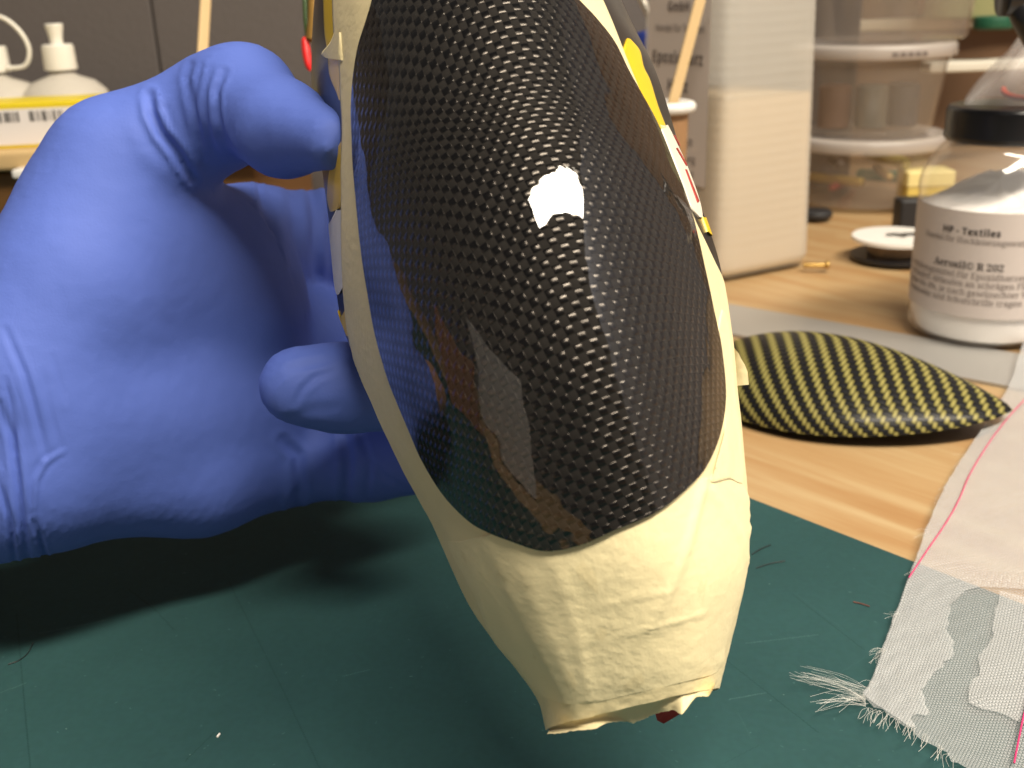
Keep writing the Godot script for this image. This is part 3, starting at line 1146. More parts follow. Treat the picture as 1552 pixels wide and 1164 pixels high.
func build_fabric():
	rng.seed = 8
	var alpha := mat(Color(1, 1, 1), 0.34)
	var th := 16
	alpha.albedo_texture = picture(128, 128, func(x, y):
		var i: int = x / th
		var j: int = y / th
		var fx := float(x % th) / th - 0.5
		var fy := float(y % th) / th - 0.5
		var over := (i + j) % 2 == 0
		var gap := absf(fx) > 0.42 and absf(fy) > 0.36
		var t := 1.0 - 0.5 * pow(absf(fy if over else fx) * 2, 3)
		return Color(0.84 * t + 0.1, 0.845 * t + 0.1, 0.85 * t + 0.1, 0.04 if gap else (0.42 if over else 0.26)))
	alpha.transparency = BaseMaterial3D.TRANSPARENCY_ALPHA
	alpha.normal_enabled = true
	alpha.normal_texture = normals(128, 128, func(x, y):
		var i: int = x / th
		var j: int = y / th
		var fx := float(x % th) / th - 0.5
		var fy := float(y % th) / th - 0.5
		if (i + j) % 2 == 0:
			return 0.5 * sqrt(maxf(0, 1 - 4 * fy * fy)) + 0.5 * cos(PI * fx)
		return 0.5 * sqrt(maxf(0, 1 - 4 * fx * fx)) + 0.5 * cos(PI * fy), 2.2)
	M.glass_cloth = alpha
	var left := [[1560, 505], [1544, 545], [1530, 590], [1500, 640], [1466, 690], [1432, 745], [1405, 806], [1385, 862], [1360, 930], [1340, 985], [1322, 1036], [1306, 1066]]
	var root := thing("glass_fabric", "strip of white woven glass cloth with pink threads and a frayed end", "fabric", G(1450, 950))
	var at := -root.position
	var wob := FastNoiseLite.new()
	wob.seed = 6
	wob.frequency = 1.0
	var lp := []
	for e in left:
		lp.append(G(e[0], e[1]))
	var lpath := smooth_path(lp, 8)
	var across := (G(1560, 1120) - G(1330, 1030)).normalized()
	var width := 0.16
	var surface := func(i: int, k: float, h: float) -> Vector3:
		var p := lpath[i]
		var x := k * width
		var end := float(i) / (lpath.size() - 1)
		var q := p + across * x + Vector3(-across.z, 0, across.x).normalized() * (0.55 * x * smoothstep(0.7, 1.0, end) - 0.2 * x)
		q.y = 0.0016 + h + 0.0011 * (0.5 + 0.5 * wob.get_noise_2d(q.x * 55, q.z * 55)) + 0.0022 * smoothstep(0.35, 0.0, end) + 0.001 * (0.5 + 0.5 * wob.get_noise_2d(q.x * 160, q.z * 160 + 9))
		return q
	var g := Geo.new()
	var rows := []
	var uvs := []
	var n := lpath.size()
	for i in n:
		var row := PackedVector3Array()
		var ur := PackedVector2Array()
		for c in 61:
			var k := c / 60.0
			if c == 0:
				k += rng.randf_range(-0.004, 0.004)
			var p: Vector3 = surface.call(i, k, 0.0)
			if i == n - 1:
				p += Vector3(rng.randf_range(-0.001, 0.001), 0, rng.randf_range(-0.0015, 0.002))
			row.append(p)
			ur.append(Vector2(k * width, 0.42 * i / n) / 0.0078)
		rows.append(row)
		uvs.append(ur)
	g.lattice(rows, uvs)
	obj("cloth", g.mesh(), alpha, root, at)
	# torn second ply on top: a band along the selvedge and a loose piece beside it
	for piece in 2:
		var g2 := Geo.new()
		rows = []
		uvs = []
		var i0 := 0 if piece == 0 else int(n * 0.66)
		var i1 := n - 1 if piece == 0 else int(n * 0.86)
		for i in range(i0, i1 + 1):
			var row := PackedVector3Array()
			var ur := PackedVector2Array()
			var tear := smoothstep(0.57, 0.66, float(i) / n)
			var jag := 0.05 * wob.get_noise_2d(i * 0.11, 3.0) + 0.012 * wob.get_noise_2d(i * 0.5, 7.0) + rng.randf_range(-0.003, 0.003)
			for c in 41:
				var k := lerpf(0.0, lerpf(1.0, 0.13 + jag, tear), c / 40.0) if piece == 0 else lerpf(0.20 + 0.03 * wob.get_noise_2d(i * 0.12, 30.0) + 0.008 * wob.get_noise_2d(i * 0.5, 12.0), 1.0, c / 40.0)
				var p: Vector3 = surface.call(i, k, 0.0010)
				if piece == 1 and i == i1:
					p += Vector3(rng.randf_range(-0.0006, 0.0006), 0, rng.randf_range(-0.001, 0.001) + 0.006 * wob.get_noise_2d(c * 0.15, 2.0))
				row.append(p)
				ur.append(Vector2(k * width, 0.42 * i / n) / 0.0078 + Vector2(0.37, 0.21))
			rows.append(row)
			uvs.append(ur)
		g2.lattice(rows, uvs)
		obj("torn_ply", g2.mesh(), alpha, root, at)
	# pink tracer threads
	var pink := mat(Color(0.62, 0.035, 0.16), 0.5)
	var t1 := []
	for e in [[1556, 612], [1530, 640], [1505, 672], [1484, 704], [1466, 736], [1452, 770], [1432, 806], [1405, 846], [1376, 890]]:
		var p := G(e[0], e[1])
		p.y = 0.0044
		t1.append(p)
	obj("pink_thread", tube(smooth_path(t1, 6), 0.0003, 6), pink, root, at)
	var t2 := []
	for e in [[1560, 1060], [1548, 1105], [1534, 1175]]:
		var p := G(e[0], e[1])
		p.y = 0.0046
		t2.append(p)
	obj("pink_thread", tube(smooth_path(t2, 6), 0.0003, 6), pink, root, at)
	# frayed ends
	var fr := Geo.new()
	var hair := func(x0, y0, x1, y1, bend, r):
		var p0 := G(x0, y0, 0.0024)
		var p1 := G(x1, y1, rng.randf_range(0.001, 0.007))
		var m: Vector3 = (p0 + p1) / 2 + Vector3(rng.randf_range(-1, 1), rng.randf_range(0, 1), rng.randf_range(-1, 1)) * bend
		var t := tube(smooth_path([p0, m, p1], 5), r, 4, false)
		var arr := t.surface_get_arrays(0)
		var b := fr.v.size()
		for q in arr[Mesh.ARRAY_VERTEX]:
			fr.put(q)
		for q in arr[Mesh.ARRAY_INDEX]:
			fr.ix.append(b + q)
	for i in 24:
		var y := rng.randf_range(1040, 1062)
		hair.call(1312 + rng.randf_range(-4, 6), y, rng.randf_range(1196, 1235), 1012 + (y - 1040) * 0.7 + rng.randf_range(-6, 14), 0.0022, 0.000035)
	for i in 22:
		hair.call(1312, rng.randf_range(1050, 1072), rng.randf_range(1225, 1290), rng.randf_range(1050, 1080), 0.003, 0.00004)
	for i in 46:
		var k := rng.randf()
		hair.call(1312 + 140 * k, 1072 + 60 * k * k + 22 * k, 1300 + 140 * k + rng.randf_range(-8, 14), 1086 + 60 * k * k + 24 * k + rng.randf_range(0, 10), 0.0012, 0.00005)
	for i in 30:
		var j := rng.randi_range(3, lp.size() - 2)
		var e: Array = left[j]
		hair.call(e[0] + 4, e[1], e[0] - rng.randf_range(4, 24), e[1] + rng.randf_range(-4, 22), 0.0015, 0.00004)
	var fo := obj("frayed_threads", fr.mesh(), mat(Color(0.75, 0.74, 0.70), 0.4), root, at)
	fo.set_meta("kind", "stuff")

func bend_to(radius: float, turn: float, y0: float) -> Callable:
	return func(x, y):
		var a: float = turn + x / radius
		return Vector3(sin(a) * radius, y0 + y, cos(a) * radius)

func build_jar():
	var base := G(1519, 530)
	base += Vector3(0.006, 0, -0.050).normalized() * 0.046
	var R := 0.0475
	var h_sh := rise(base + (EYE * Vector3(1, 0, 1) - base).normalized() * R, 322)
	var h_neck := rise(base, 214)
	var h_cap0 := rise(base, 206)
	var h_cap1 := rise(base, 158)
	var root := thing("powder_jar", "squat clear jar of white powder with black screw cap and printed label", "jar", base)
	var prof := [Vector2(0, 0.001), Vector2(R - 0.007, 0.0), Vector2(R - 0.0022, 0.002), Vector2(R, 0.007), Vector2(R, h_sh)]
	for i in 9:
		var t := i / 8.0
		prof.append(Vector2(lerpf(R, 0.034, t * t * 0.45 + t * 0.55) + 0.004 * sin(PI * t), lerpf(h_sh, h_neck, t)))
	prof.append(Vector2(0.032, h_cap0 + 0.01))
	var gl := glass(0.10, Color(0.92, 0.9, 0.88), 0.08)
	obj("glass", lathe(prof, 64), gl, root)
	# powder, heaped up on the right
	var g := Geo.new()
	var rows := []
	var wob := FastNoiseLite.new()
	wob.seed = 3
	wob.frequency = 1.0
	for i in 14:
		var row := PackedVector3Array()
		for c in 64:
			var a := TAU * c / 64
			var x := cos(a)
			var top := h_sh - 0.004 + (h_neck - h_sh) * 0.34 * smoothstep(-0.75, 0.8, x)
			if i < 9:
				var y := lerpf(0.003, top, i / 8.0)
				var rr := R - 0.0022
				if y < 0.012:
					rr -= 0.004 * (1 - y / 0.012)
				if y > h_sh:
					rr = minf(rr, lerpf(R, 0.034, (y - h_sh) / (h_neck - h_sh)) - 0.0012)
				row.append(Vector3(x * rr, y, sin(a) * rr))
			else:
				var k := 1 - (i - 8) / 5.0
				var rr := (R - 0.004) * k
				var px := x * k
				var yy := h_sh - 0.004 + (h_neck - h_sh) * 0.34 * smoothstep(-0.75, 0.8, px) + 0.010 * (1 - k) - 0.012 * sin(a) * k * (1 - k) * 2.0 + 0.0025 * wob.get_noise_2d(px * 4, sin(a) * k * 4)
				row.append(Vector3(x * rr, yy, sin(a) * rr))
		rows.append(row)
	g.lattice(rows, null, true, true)
	obj("powder", g.mesh(), mat(Color(0.93, 0.90, 0.87), 0.9), root)
	# label, printed in black
	var face := atan2(EYE.x - base.x, EYE.z - base.z)
	var y1 := h_sh - 0.0005
	var y0 := 0.020
	var lg := Geo.new()
	var lr := []
	for i in 2:
		var row := PackedVector3Array()
		for c in 65:
			var a := face + lerpf(-1.75, 1.75, c / 64.0)
			row.append(Vector3(sin(a) * (R + 0.0004), lerpf(y0, y1, i), cos(a) * (R + 0.0004)))
		lr.append(row)
	lg.lattice(lr)
	obj("label", lg.mesh(), M.paper, root)
	var mid := face - 0.27
	var rp := R + 0.0007
	var top := rise(base + Vector3(sin(face), 0, cos(face)) * R, 354)
	obj("label_text", print_on([["HP - Textiles", 0.0061, true, false, 0.0, top]], bend_to(rp, mid, 0)), M.ink, root)
	obj("label_text", print_on([["Aerosil© R 202", 0.0060, true, true, 0.0, top - 0.0215]], bend_to(rp, mid, 0)), M.ink, root)
	obj("label_text", print_on([
		["Handel für Hochleistungstextilien", 0.0046, false, true, 0.0045, top - 0.0058],
		["Verdickungsmittel für Epoxidharzsysteme", 0.0050, false, true, 0.0, top - 0.0276],
		["Verhindert Ablaufen an schrägen Flächen", 0.0050, false, true, 0.0, top - 0.0330],
		["Zugabe bis 4%, je nach gewünschter Viskosität", 0.0050, false, true, 0.0025, top - 0.0385],
		["Staubmaske und Schutzbrille tragen", 0.0050, false, true, -0.0075, top - 0.0440]], bend_to(rp, mid, 0)), M.ink_grey, root)
	# ribbed black cap
	var rc := 0.0366
	var cp := Geo.new()
	rows = []
	for e in [[rc - 0.002, h_cap0 - 0.002], [rc, h_cap0], [rc, h_cap0 + 0.003], [rc - 0.0006, h_cap0 + 0.004], [rc - 0.0006, h_cap1 - 0.003], [rc - 0.0018, h_cap1 - 0.0006], [rc - 0.004, h_cap1], [0.0, h_cap1 + 0.0003]]:
		var row := PackedVector3Array()
		for c in 240:
			var a := TAU * c / 240
			var r: float = e[0] * (1.0 - (0.008 if c % 2 and e[1] > h_cap0 + 0.0035 and e[1] < h_cap1 - 0.002 else 0.0))
			row.append(Vector3(cos(a) * r, e[1], sin(a) * r))
		rows.append(row)
	cp.lattice(rows, null, true, true)
	obj("cap", cp.mesh(), M.black, root)
	# clear bag lying on the cap, with a dark nozzle over it
	var bp := base + Vector3(0.012, h_cap1, -0.006)
	var bag := thing("plastic_bag", "crumpled clear plastic bag standing on the black jar cap", "bag", bp)
	var bg := Geo.new()
	rows = []
	var hb := rise(bp, 20)
	for i in 17:
		var t := i / 16.0
		var row := PackedVector3Array()
		for c in 40:
			var a := TAU * c / 40
			var fold := 1.0 + 0.10 * sin(a * 5 + t * 3) + 0.06 * sin(a * 9 - t * 5)
			row.append(Vector3(cos(a) * lerpf(0.036, 0.016, t) * fold + 0.022 * t, 0.001 + hb * t, sin(a) * lerpf(0.030, 0.006, t) * fold))
		rows.append(row)
	bg.lattice(rows, null, true, true)
	var film := mat(Color(0.72, 0.68, 0.66), 0.3)
	film.transparency = BaseMaterial3D.TRANSPARENCY_ALPHA
	film.albedo_color.a = 0.32
	obj("film", bg.mesh(), film, bag)
	var rim := PackedVector3Array()
	for c in 19:
		var a := lerpf(0.1, PI + 0.5, c / 18.0)
		rim.append(Vector3(cos(a) * 0.026 + 0.014, 0.006 + 0.002 * sin(a * 2), sin(a) * 0.022))
	obj("red_tie", tube(rim, 0.0018, 8), mat(Color(0.6, 0.06, 0.02), 0.5), bag)
	var gun := thing("dark_nozzle", "black nozzle hanging into view above the plastic bag", "tool", P(1552, -10, 0.60))
	var pth := []
	for e in [[1506, -40, 0.60], [1512, -12, 0.60], [1536, 14, 0.60], [1566, 34, 0.60], [1600, 60, 0.61]]:
		pth.append(P(e[0], e[1], e[2]) - gun.position)
	obj("barrel", tube(smooth_path([P(1700, -40, 0.60) - gun.position, P(1580, -6, 0.6) - gun.position, P(1518, -2, 0.60) - gun.position], 6), 0.0095, 20), M.black, gun)
	obj("grip", tube(smooth_path([P(1545, 0, 0.60) - gun.position, P(1556, 30, 0.60) - gun.position, P(1590, 90, 0.61) - gun.position], 6), 0.0075, 20), M.black, gun)

func build_jug():
	var c0 := G(1086, 428)                        # corner towards the viewer
	var c1 := G(1232, 399)
	var e := (c1 - c0).normalized()
	var w := (c1 - c0).length()
	var q := Vector3(-e.z, 0, e.x)
	if q.z > 0:
		q = -q
	var dep := 0.115
	var mid := c0 + e * w / 2 + q * dep / 2
	var root := thing("plastic_jug", "tall translucent white plastic jug half full, with a paper label", "jug", mid)
	root.basis = Basis(e, Vector3.UP, -q)
	if root.basis.determinant() < 0:
		root.basis = Basis(-e, Vector3.UP, -q)
	var H := 0.30
	var lvl := rise(c0 + e * w / 2, 146)
	var g := Geo.new()
	var rows := []
	var taper := func(y: float) -> float: return 1.0 - 0.10 * y / H
	for i in 121:
		var y := H * i / 120.0
		var k: float = taper.call(y)
		if y < 0.008:
			k -= 0.06 * (1 - y / 0.008)
		if i % 3 == 1 and y > 0.02:
			k -= 0.004
		var row := PackedVector3Array()
		for c in 48:
			var a := TAU * c / 48 + 0.001
			var x := signf(cos(a)) * pow(absf(cos(a)), 0.22)
			var z := signf(sin(a)) * pow(absf(sin(a)), 0.22)
			row.append(Vector3(x * w / 2 * k, y, z * dep / 2 * k))
		rows.append(row)
	rows.push_front(rows[0].duplicate())
	for c in 48:
		rows[0][c] = Vector3(0, 0, 0)
	var crown := PackedVector3Array()
	crown.resize(48)
	crown.fill(Vector3(0, H + 0.01, 0))
	rows.append(crown)
	g.lattice(rows, null, true, true)
	var pe := mat(Color(0.80, 0.77, 0.69), 0.42)
	pe.transparency = BaseMaterial3D.TRANSPARENCY_ALPHA
	pe.albedo_color.a = 0.46
	pe.backlight_enabled = true
	pe.backlight = Color(0.6, 0.6, 0.6)
	obj("body", g.mesh(), pe, root)
	var lq := Geo.new()
	var lr := []
	for y in [0.004, lvl]:
		var k: float = taper.call(y) * 0.975
		var row := PackedVector3Array()
		for c in 48:
			var a := TAU * c / 48 + 0.001
			row.append(Vector3(signf(cos(a)) * pow(absf(cos(a)), 0.22) * w / 2 * k, y, signf(sin(a)) * pow(absf(sin(a)), 0.22) * dep / 2 * k))
		lr.append(row)
	var cap := PackedVector3Array()
	cap.resize(48)
	cap.fill(Vector3(0, lvl, 0))
	lr.append(cap)
	lq.lattice(lr, null, true, true)
	obj("liquid", lq.mesh(), mat(Color(0.50, 0.37, 0.21), 0.3), root)
	obj("cap", lathe([Vector2(0.018, H), Vector2(0.02, H + 0.004), Vector2(0.02, H + 0.025), Vector2(0.02, H + 0.025), Vector2(0, H + 0.026)], 32), M.white, root)
	# paper label on the narrow face to the left
	var lab := Geo.new()
	var sx := -1.0 if root.basis.x.dot(e) > 0 else 1.0
	var face := func(u, y): 
		var k: float = taper.call(y)
		return Vector3(sx * (w / 2 * k + 0.0006), y, u * k)
	var y0 := 0.072
	var y1 := 0.285
	var r2 := []
	for i in 9:
		var row := PackedVector3Array()
		for c in 2:
			row.append(face.call(lerpf(-0.043, 0.040, c), lerpf(y0, y1, i / 8.0)))
		r2.append(row)
	lab.lattice(r2)
	obj("label", lab.mesh(), mat(Color(0.68, 0.61, 0.56), 0.7), root)
	var sg := 1.0 if (root.basis * Vector3(0, 0, 1)).dot(right) > 0 else -1.0
	var at := func(x, y):
		var p: Vector3 = face.call(sg * x, y)
		return p + Vector3(sx * 0.0005, 0, 0)
	obj("label_text", print_on([["HP-Textiles", 0.0125, true, false, -0.002, 0.223], ["GmbH", 0.010, true, false, -0.002, 0.206], ["Handel für Textilien", 0.0075, false, false, 0.0, 0.190],
		["Epoxidharz", 0.013, true, false, -0.002, 0.168], ["Harz", 0.013, true, false, 0.0, 0.147], ["HP-E", 0.012, true, false, 0.0, 0.125], ["Inhalt", 0.008, false, false, 0.012, 0.105], ["Achtung", 0.008, false, false, 0.012, 0.092], ["reizend", 0.008, false, false, 0.012, 0.080]], at), M.ink_grey, root)

func tub(at: Vector3, r0: float, r1: float, h: float, label: String) -> Node3D:
	var root := thing("plastic_tub", label, "tub", at, "clear tubs in a stack")
	var film := mat(Color(0.50, 0.42, 0.34), 0.16)
	film.transparency = BaseMaterial3D.TRANSPARENCY_ALPHA
	film.albedo_color.a = 0.25
	var wall := [Vector2(0, 0.002), Vector2(r0 - 0.004, 0.001), Vector2(r0, 0.004), Vector2(lerpf(r0, r1, 0.5), h * 0.5), Vector2(lerpf(r0, r1, 0.8), h * 0.80), Vector2(lerpf(r0, r1, 0.8) + 0.002, h * 0.80), Vector2(r1, h - 0.004)]
	obj("wall", lathe(wall, 56), film, root)
	var rimm := mat(Color(0.74, 0.68, 0.63), 0.22)
	rimm.transparency = BaseMaterial3D.TRANSPARENCY_ALPHA
	rimm.albedo_color.a = 0.5
	obj("lid", lathe([Vector2(r1 + 0.001, h - 0.013), Vector2(r1 + 0.005, h - 0.012), Vector2(r1 + 0.005, h - 0.003), Vector2(r1 + 0.003, h), Vector2(r1 - 0.003, h + 0.001), Vector2(r1 - 0.006, h - 0.003), Vector2(0, h - 0.003)], 56), rimm, root)
	return root

func build_tubs():
	var base := G(1338, 322)
	base.z -= 0.07
	var h0 := rise(base + Vector3(0, 0, 0.06), 212)
	var h1 := rise(base + Vector3(0, 0, 0.06), 70)
	var k := 118.0 / F * depth(base)
	var wide := k * 0.96
	var low := tub(base, wide * 0.86, wide * 0.95, h0, "clear plastic tub at the bottom of the stack, holding coloured scraps")
	var midd := tub(base + Vector3(0, h0 + 0.001, 0), wide * 0.80, wide * 0.95, h1 - h0, "clear plastic tub with a lid, second up in the stack behind the jar")
	var top := tub(base + Vector3(0.02, h1 + 0.002, -0.01), wide * 0.93, wide * 1.02, 0.10, "clear plastic tub on top of the stack, cut off by the picture")
	# a printed mark on the lid rim
	var face := atan2(EYE.x - base.x, EYE.z - base.z)
	var marks := Geo.new()
	var wrap := bend_to(wide * 0.95 + 0.0056, face, h1 - h0 - 0.0075)
	for i in 5:
		var mx := 0.018 + 0.0075 * i
		marks.lattice([PackedVector3Array([wrap.call(mx, -0.002), wrap.call(mx + 0.0055, -0.002)]), PackedVector3Array([wrap.call(mx, 0.002), wrap.call(mx + 0.0055, 0.002)])])
	obj("lid_print", marks.mesh(), M.ink_grey, midd)
	# things inside
	rng.seed = 61
	var cols := [Color(0.5, 0.06, 0.05), Color(0.55, 0.36, 0.05), Color(0.05, 0.2, 0.12), Color(0.45, 0.3, 0.1), Color(0.1, 0.08, 0.07), Color(0.5, 0.42, 0.1)]
	for i in 6:
		var a := rng.randf() * TAU
		var p := base + Vector3(cos(a) * 0.03, 0.012 + 0.007 * i, sin(a) * 0.03)
		var t := rng.randf() * PI
		var v := Vector3(cos(t), rng.randf_range(-0.05, 0.12), sin(t)) * 0.042
		var s := obj("coloured_scrap", tube(PackedVector3Array([p - v, p, p + v]), 0.004 + 0.0012 * (i % 3), 8), mat(cols[i], 0.5))
		tag(s, ["short red plastic rod in the bottom tub", "yellow rod lying in the bottom tub", "dark green rod in the bottom tub", "light brown rod in the bottom tub", "blackish rod in the bottom tub", "olive yellow rod in the bottom tub"][i], "rod", "scraps in the bottom tub")
	for i in 3:
		var p := base + Vector3(-0.035 + 0.035 * i, h0 + 0.006, 0.01 * (i % 2))
		var b := obj("grey_roll", lathe([Vector2(0, 0), Vector2(0.015, 0), Vector2(0.016, 0.002), Vector2(0.016, 0.04), Vector2(0.014, 0.042), Vector2(0, 0.042)], 24), mat([Color(0.16, 0.09, 0.06), Color(0.12, 0.12, 0.10), Color(0.05, 0.05, 0.06)][i], 0.6), self, p)
		tag(b, ["brown roll on the left inside the second tub", "grey roll in the middle of the second tub", "dark roll on the right inside the second tub"][i], "roll", "rolls inside the second tub")

func build_small_things():
	# wire spool
	var sp := G(1368, 398)
	sp.z -= 0.02
	var root := thing("wire_spool", "flat spool of wire with white top and black base beside the jar", "spool", sp)
	var r := 64.0 / F * depth(sp)
	var hs := rise(sp, 357)
	obj("lower_flange", lathe([Vector2(0, 0), Vector2(r, 0), Vector2(r, 0), Vector2(r + 0.0006, 0.0015), Vector2(r, 0.003), Vector2(r, 0.003), Vector2(0, 0.0032)], 48), M.black, root)
	var wind := []
	for i in 17:
		wind.append(Vector2(r * 0.62 + 0.0005 * (i % 2), 0.003 + (hs - 0.006) * i / 16.0))
	obj("wire", lathe(wind, 48), mat(Color(0.22, 0.17, 0.12), 0.4, 0.5), root)
	obj("upper_flange", lathe([Vector2(0, hs - 0.003), Vector2(r, hs - 0.003), Vector2(r, hs - 0.003), Vector2(r, hs), Vector2(r, hs), Vector2(0.009, hs + 0.0002)], 48), M.white, root)
	var sq := Geo.new()
	for e in [[Vector2(0.006, -0.004), Vector2(0.020, 0.004)]]:
		sq.lattice([PackedVector3Array([Vector3(e[0].x, hs + 0.0012, e[0].y), Vector3(e[1].x, hs + 0.0012, e[0].y)]), PackedVector3Array([Vector3(e[0].x, hs + 0.0012, e[1].y), Vector3(e[1].x, hs + 0.0012, e[1].y)])])
	obj("hub_slot", sq.mesh(), M.black_matt, root)
	var bk := G(1383, 352)
	var cube := obj("black_block", rbox(Vector3(0.034, 0.030, 0.022), 0.003), M.black_matt, self, bk + Vector3(0.004, 0, -0.01))
	tag(cube, "small black block standing behind the wire spool", "block")
	# yellow carton behind
	var yb := G(1398, 318)
	var hh := rise(yb, 256)
	var yroot := thing("yellow_box", "small pale yellow box behind the jar's left shoulder", "box", yb)
	obj("carton", rbox(Vector3(0.045, hh * 0.62, 0.03), 0.002), mat(Color(0.66, 0.5, 0.12), 0.5), yroot)
	obj("lid", rbox(Vector3(0.047, hh * 0.38, 0.032), 0.002), mat(Color(0.80, 0.68, 0.30), 0.5), yroot, Vector3(0, hh * 0.62, 0))
	# brass fitting on the bench
	var fb := G(1238, 407)
	var fit := thing("brass_fitting", "tiny brass fitting lying at the foot of the jug", "fitting", fb)
	obj("stem", tube(PackedVector3Array([Vector3(-0.011, 0.0028, -0.001), Vector3(0.002, 0.0028, 0.0015), Vector3(0.006, 0.0028, 0.002)]), 0.0022, 12), M.brass, fit)
	obj("collar", tube(PackedVector3Array([Vector3(0.006, 0.0034, 0.002), Vector3(0.0092, 0.0034, 0.0026)]), 0.0034, 12), M.brass, fit)
	# black disc
	var dd := G(1236, 330)
	var disc := obj("black_disc", lathe([Vector2(0, 0), Vector2(0.014, 0), Vector2(0.016, 0.002), Vector2(0.016, 0.006), Vector2(0.014, 0.008), Vector2(0, 0.008)], 32), M.black_matt, self, dd)
	tag(disc, "small black disc on the bench behind the jug's right edge", "disc")
	# mixing cup and stick in front of the jug
	var cz := 0.80
	var cb := G(1012, 330)
	cb = P(1012, 162, 0.78)
	var hc := cb.y + 0.0
	var cup := thing("mixing_cup", "small brown mixing cup with a thick white rim beside the jug", "cup", Vector3(cb.x, 0, cb.z))
	var rr := 34.0 / F * 0.78
	obj("wall", lathe([Vector2(0, 0.001), Vector2(rr * 0.62, 0.001), Vector2(rr * 0.66, 0.004), Vector2(rr * 0.94, hc - 0.002), Vector2(rr * 0.90, hc - 0.002), Vector2(rr * 0.6, 0.006), Vector2(0, 0.005)], 40), mat(Color(0.34, 0.19, 0.09), 0.5), cup)
	var ring := PackedVector3Array()
	for i in 41:
		ring.append(Vector3(cos(TAU * i / 40) * rr, hc, sin(TAU * i / 40) * rr))
	obj("rim", tube(ring, 0.0042, 12, false), M.white, cup)
	var p0 := P(1012, 186, 0.78)
	var p1 := P(1077, -60, 0.76)
	stick("stir_stick", p0, p1, 0.0085, 0.0022, "pale wooden stir stick leaning in the mixing cup in front of the jug")
	# stick at the left, in front of the panel
	stick("stir_stick", P(304, 130, 0.80), P(315, -60, 0.82), 0.0085, 0.0022, "pale wooden stir stick upright behind the gloved thumb")
	var rc := obj("red_cap", lathe([Vector2(0, 0), Vector2(0.006, 0.001), Vector2(0.007, 0.004), Vector2(0.007, 0.02), Vector2(0.005, 0.024), Vector2(0, 0.024)], 24), M.red, self, P(299, -4, 0.84))
	tag(rc, "bit of a red cap beside the left stir stick's top", "cap")
	# brush with a red tip behind the plug's left edge
	var br := thing("paint_brush", "thin brush with a brown handle and a red tip behind the plug", "brush", P(466, 100, 0.60))
	obj("handle", tube(PackedVector3Array([P(480, -60, 0.60) - br.position, P(478, 30, 0.60) - br.position, P(474, 62, 0.60) - br.position]), 0.0042, 14), mat(Color(0.30, 0.17, 0.04), 0.4), br)
	obj("green_stripe", tube(PackedVector3Array([P(460, -60, 0.604) - br.position, P(464, 30, 0.604) - br.position, P(467, 60, 0.604) - br.position]), 0.0016, 10), mat(Color(0.06, 0.12, 0.03), 0.4), br)
	obj("red_tip", tube(smooth_path([P(462, 56, 0.60) - br.position, P(463, 66, 0.60) - br.position, P(465, 84, 0.60) - br.position, P(468, 100, 0.60) - br.position, P(470, 108, 0.60) - br.position], 4), [0.0006, 0.0014, 0.0019, 0.0022, 0.0023, 0.0023, 0.0024, 0.0024, 0.0024, 0.0023, 0.0022, 0.0021, 0.0019, 0.0016, 0.0012, 0.0008, 0.0004], 14), mat(Color(0.75, 0.02, 0.02), 0.4), br)

func stick(called: String, a: Vector3, b: Vector3, w: float, t: float, label: String):
	var dir := b - a
	var o := obj(called, rbox(Vector3(w, dir.length(), t), 0.0009), M.stick, self, a)
	var y := dir.normalized()
	var z := (EYE - a).normalized()
	var x := y.cross(z).normalized()
	o.basis = Basis(x, y, x.cross(y)) * Basis(Vector3.UP, 0.5)
	tag(o, label, "stick")

func wash_bottle(at: Vector3, spout: int, label: String):
	var root := thing("squeeze_bottle", label, "bottle", at, "white squeeze bottles")
	var r := 0.037
	var h := 0.029
	var pe := mat(Color(0.58, 0.54, 0.47), 0.4)
	obj("body", lathe([Vector2(0, 0), Vector2(r - 0.003, 0), Vector2(r, 0.004), Vector2(r, h), Vector2(r - 0.002, h + 0.005), Vector2(r * 0.72, h + 0.013), Vector2(r * 0.36, h + 0.018), Vector2(0.0095, h + 0.021), Vector2(0.0095, h + 0.026)], 48), pe, root)
	var cap := Geo.new()
	var rows := []
	for e in [[0.0125, h + 0.023], [0.0138, h + 0.0235], [0.0132, h + 0.043], [0.012, h + 0.0445], [0.0, h + 0.045]]:
		var row := PackedVector3Array()
		for c in 72:
			var rr: float = e[0] * (0.975 if c % 3 == 0 else 1.0)
			row.append(Vector3(cos(TAU * c / 72) * rr, e[1], sin(TAU * c / 72) * rr))
		rows.append(row)
	cap.lattice(rows, null, true, true)
	var wh := mat(Color(0.86, 0.83, 0.74), 0.3)
	obj("cap", cap.mesh(), wh, root)
	if spout == 0:
		obj("nozzle", lathe([Vector2(0.0052, h + 0.044), Vector2(0.0056, h + 0.050), Vector2(0.0076, h + 0.060), Vector2(0.0072, h + 0.0615), Vector2(0, h + 0.0615)], 24), wh, root)
	else:
		var pts := []
		for e in [[0.000, 0.066], [0.018, 0.064], [0.031, 0.052], [0.036, 0.037], [0.030, 0.024], [0.014, 0.0225]]:
			pts.append(Vector3(e[0], h + e[1] + 0.004, 0.006))
		obj("tether", tube(smooth_path(pts, 8), 0.0019, 10), wh, root)
		obj("nozzle", lathe([Vector2(0.0052, h + 0.044), Vector2(0.0056, h + 0.060), Vector2(0.006, h + 0.072), Vector2(0, h + 0.073)], 24), wh, root)

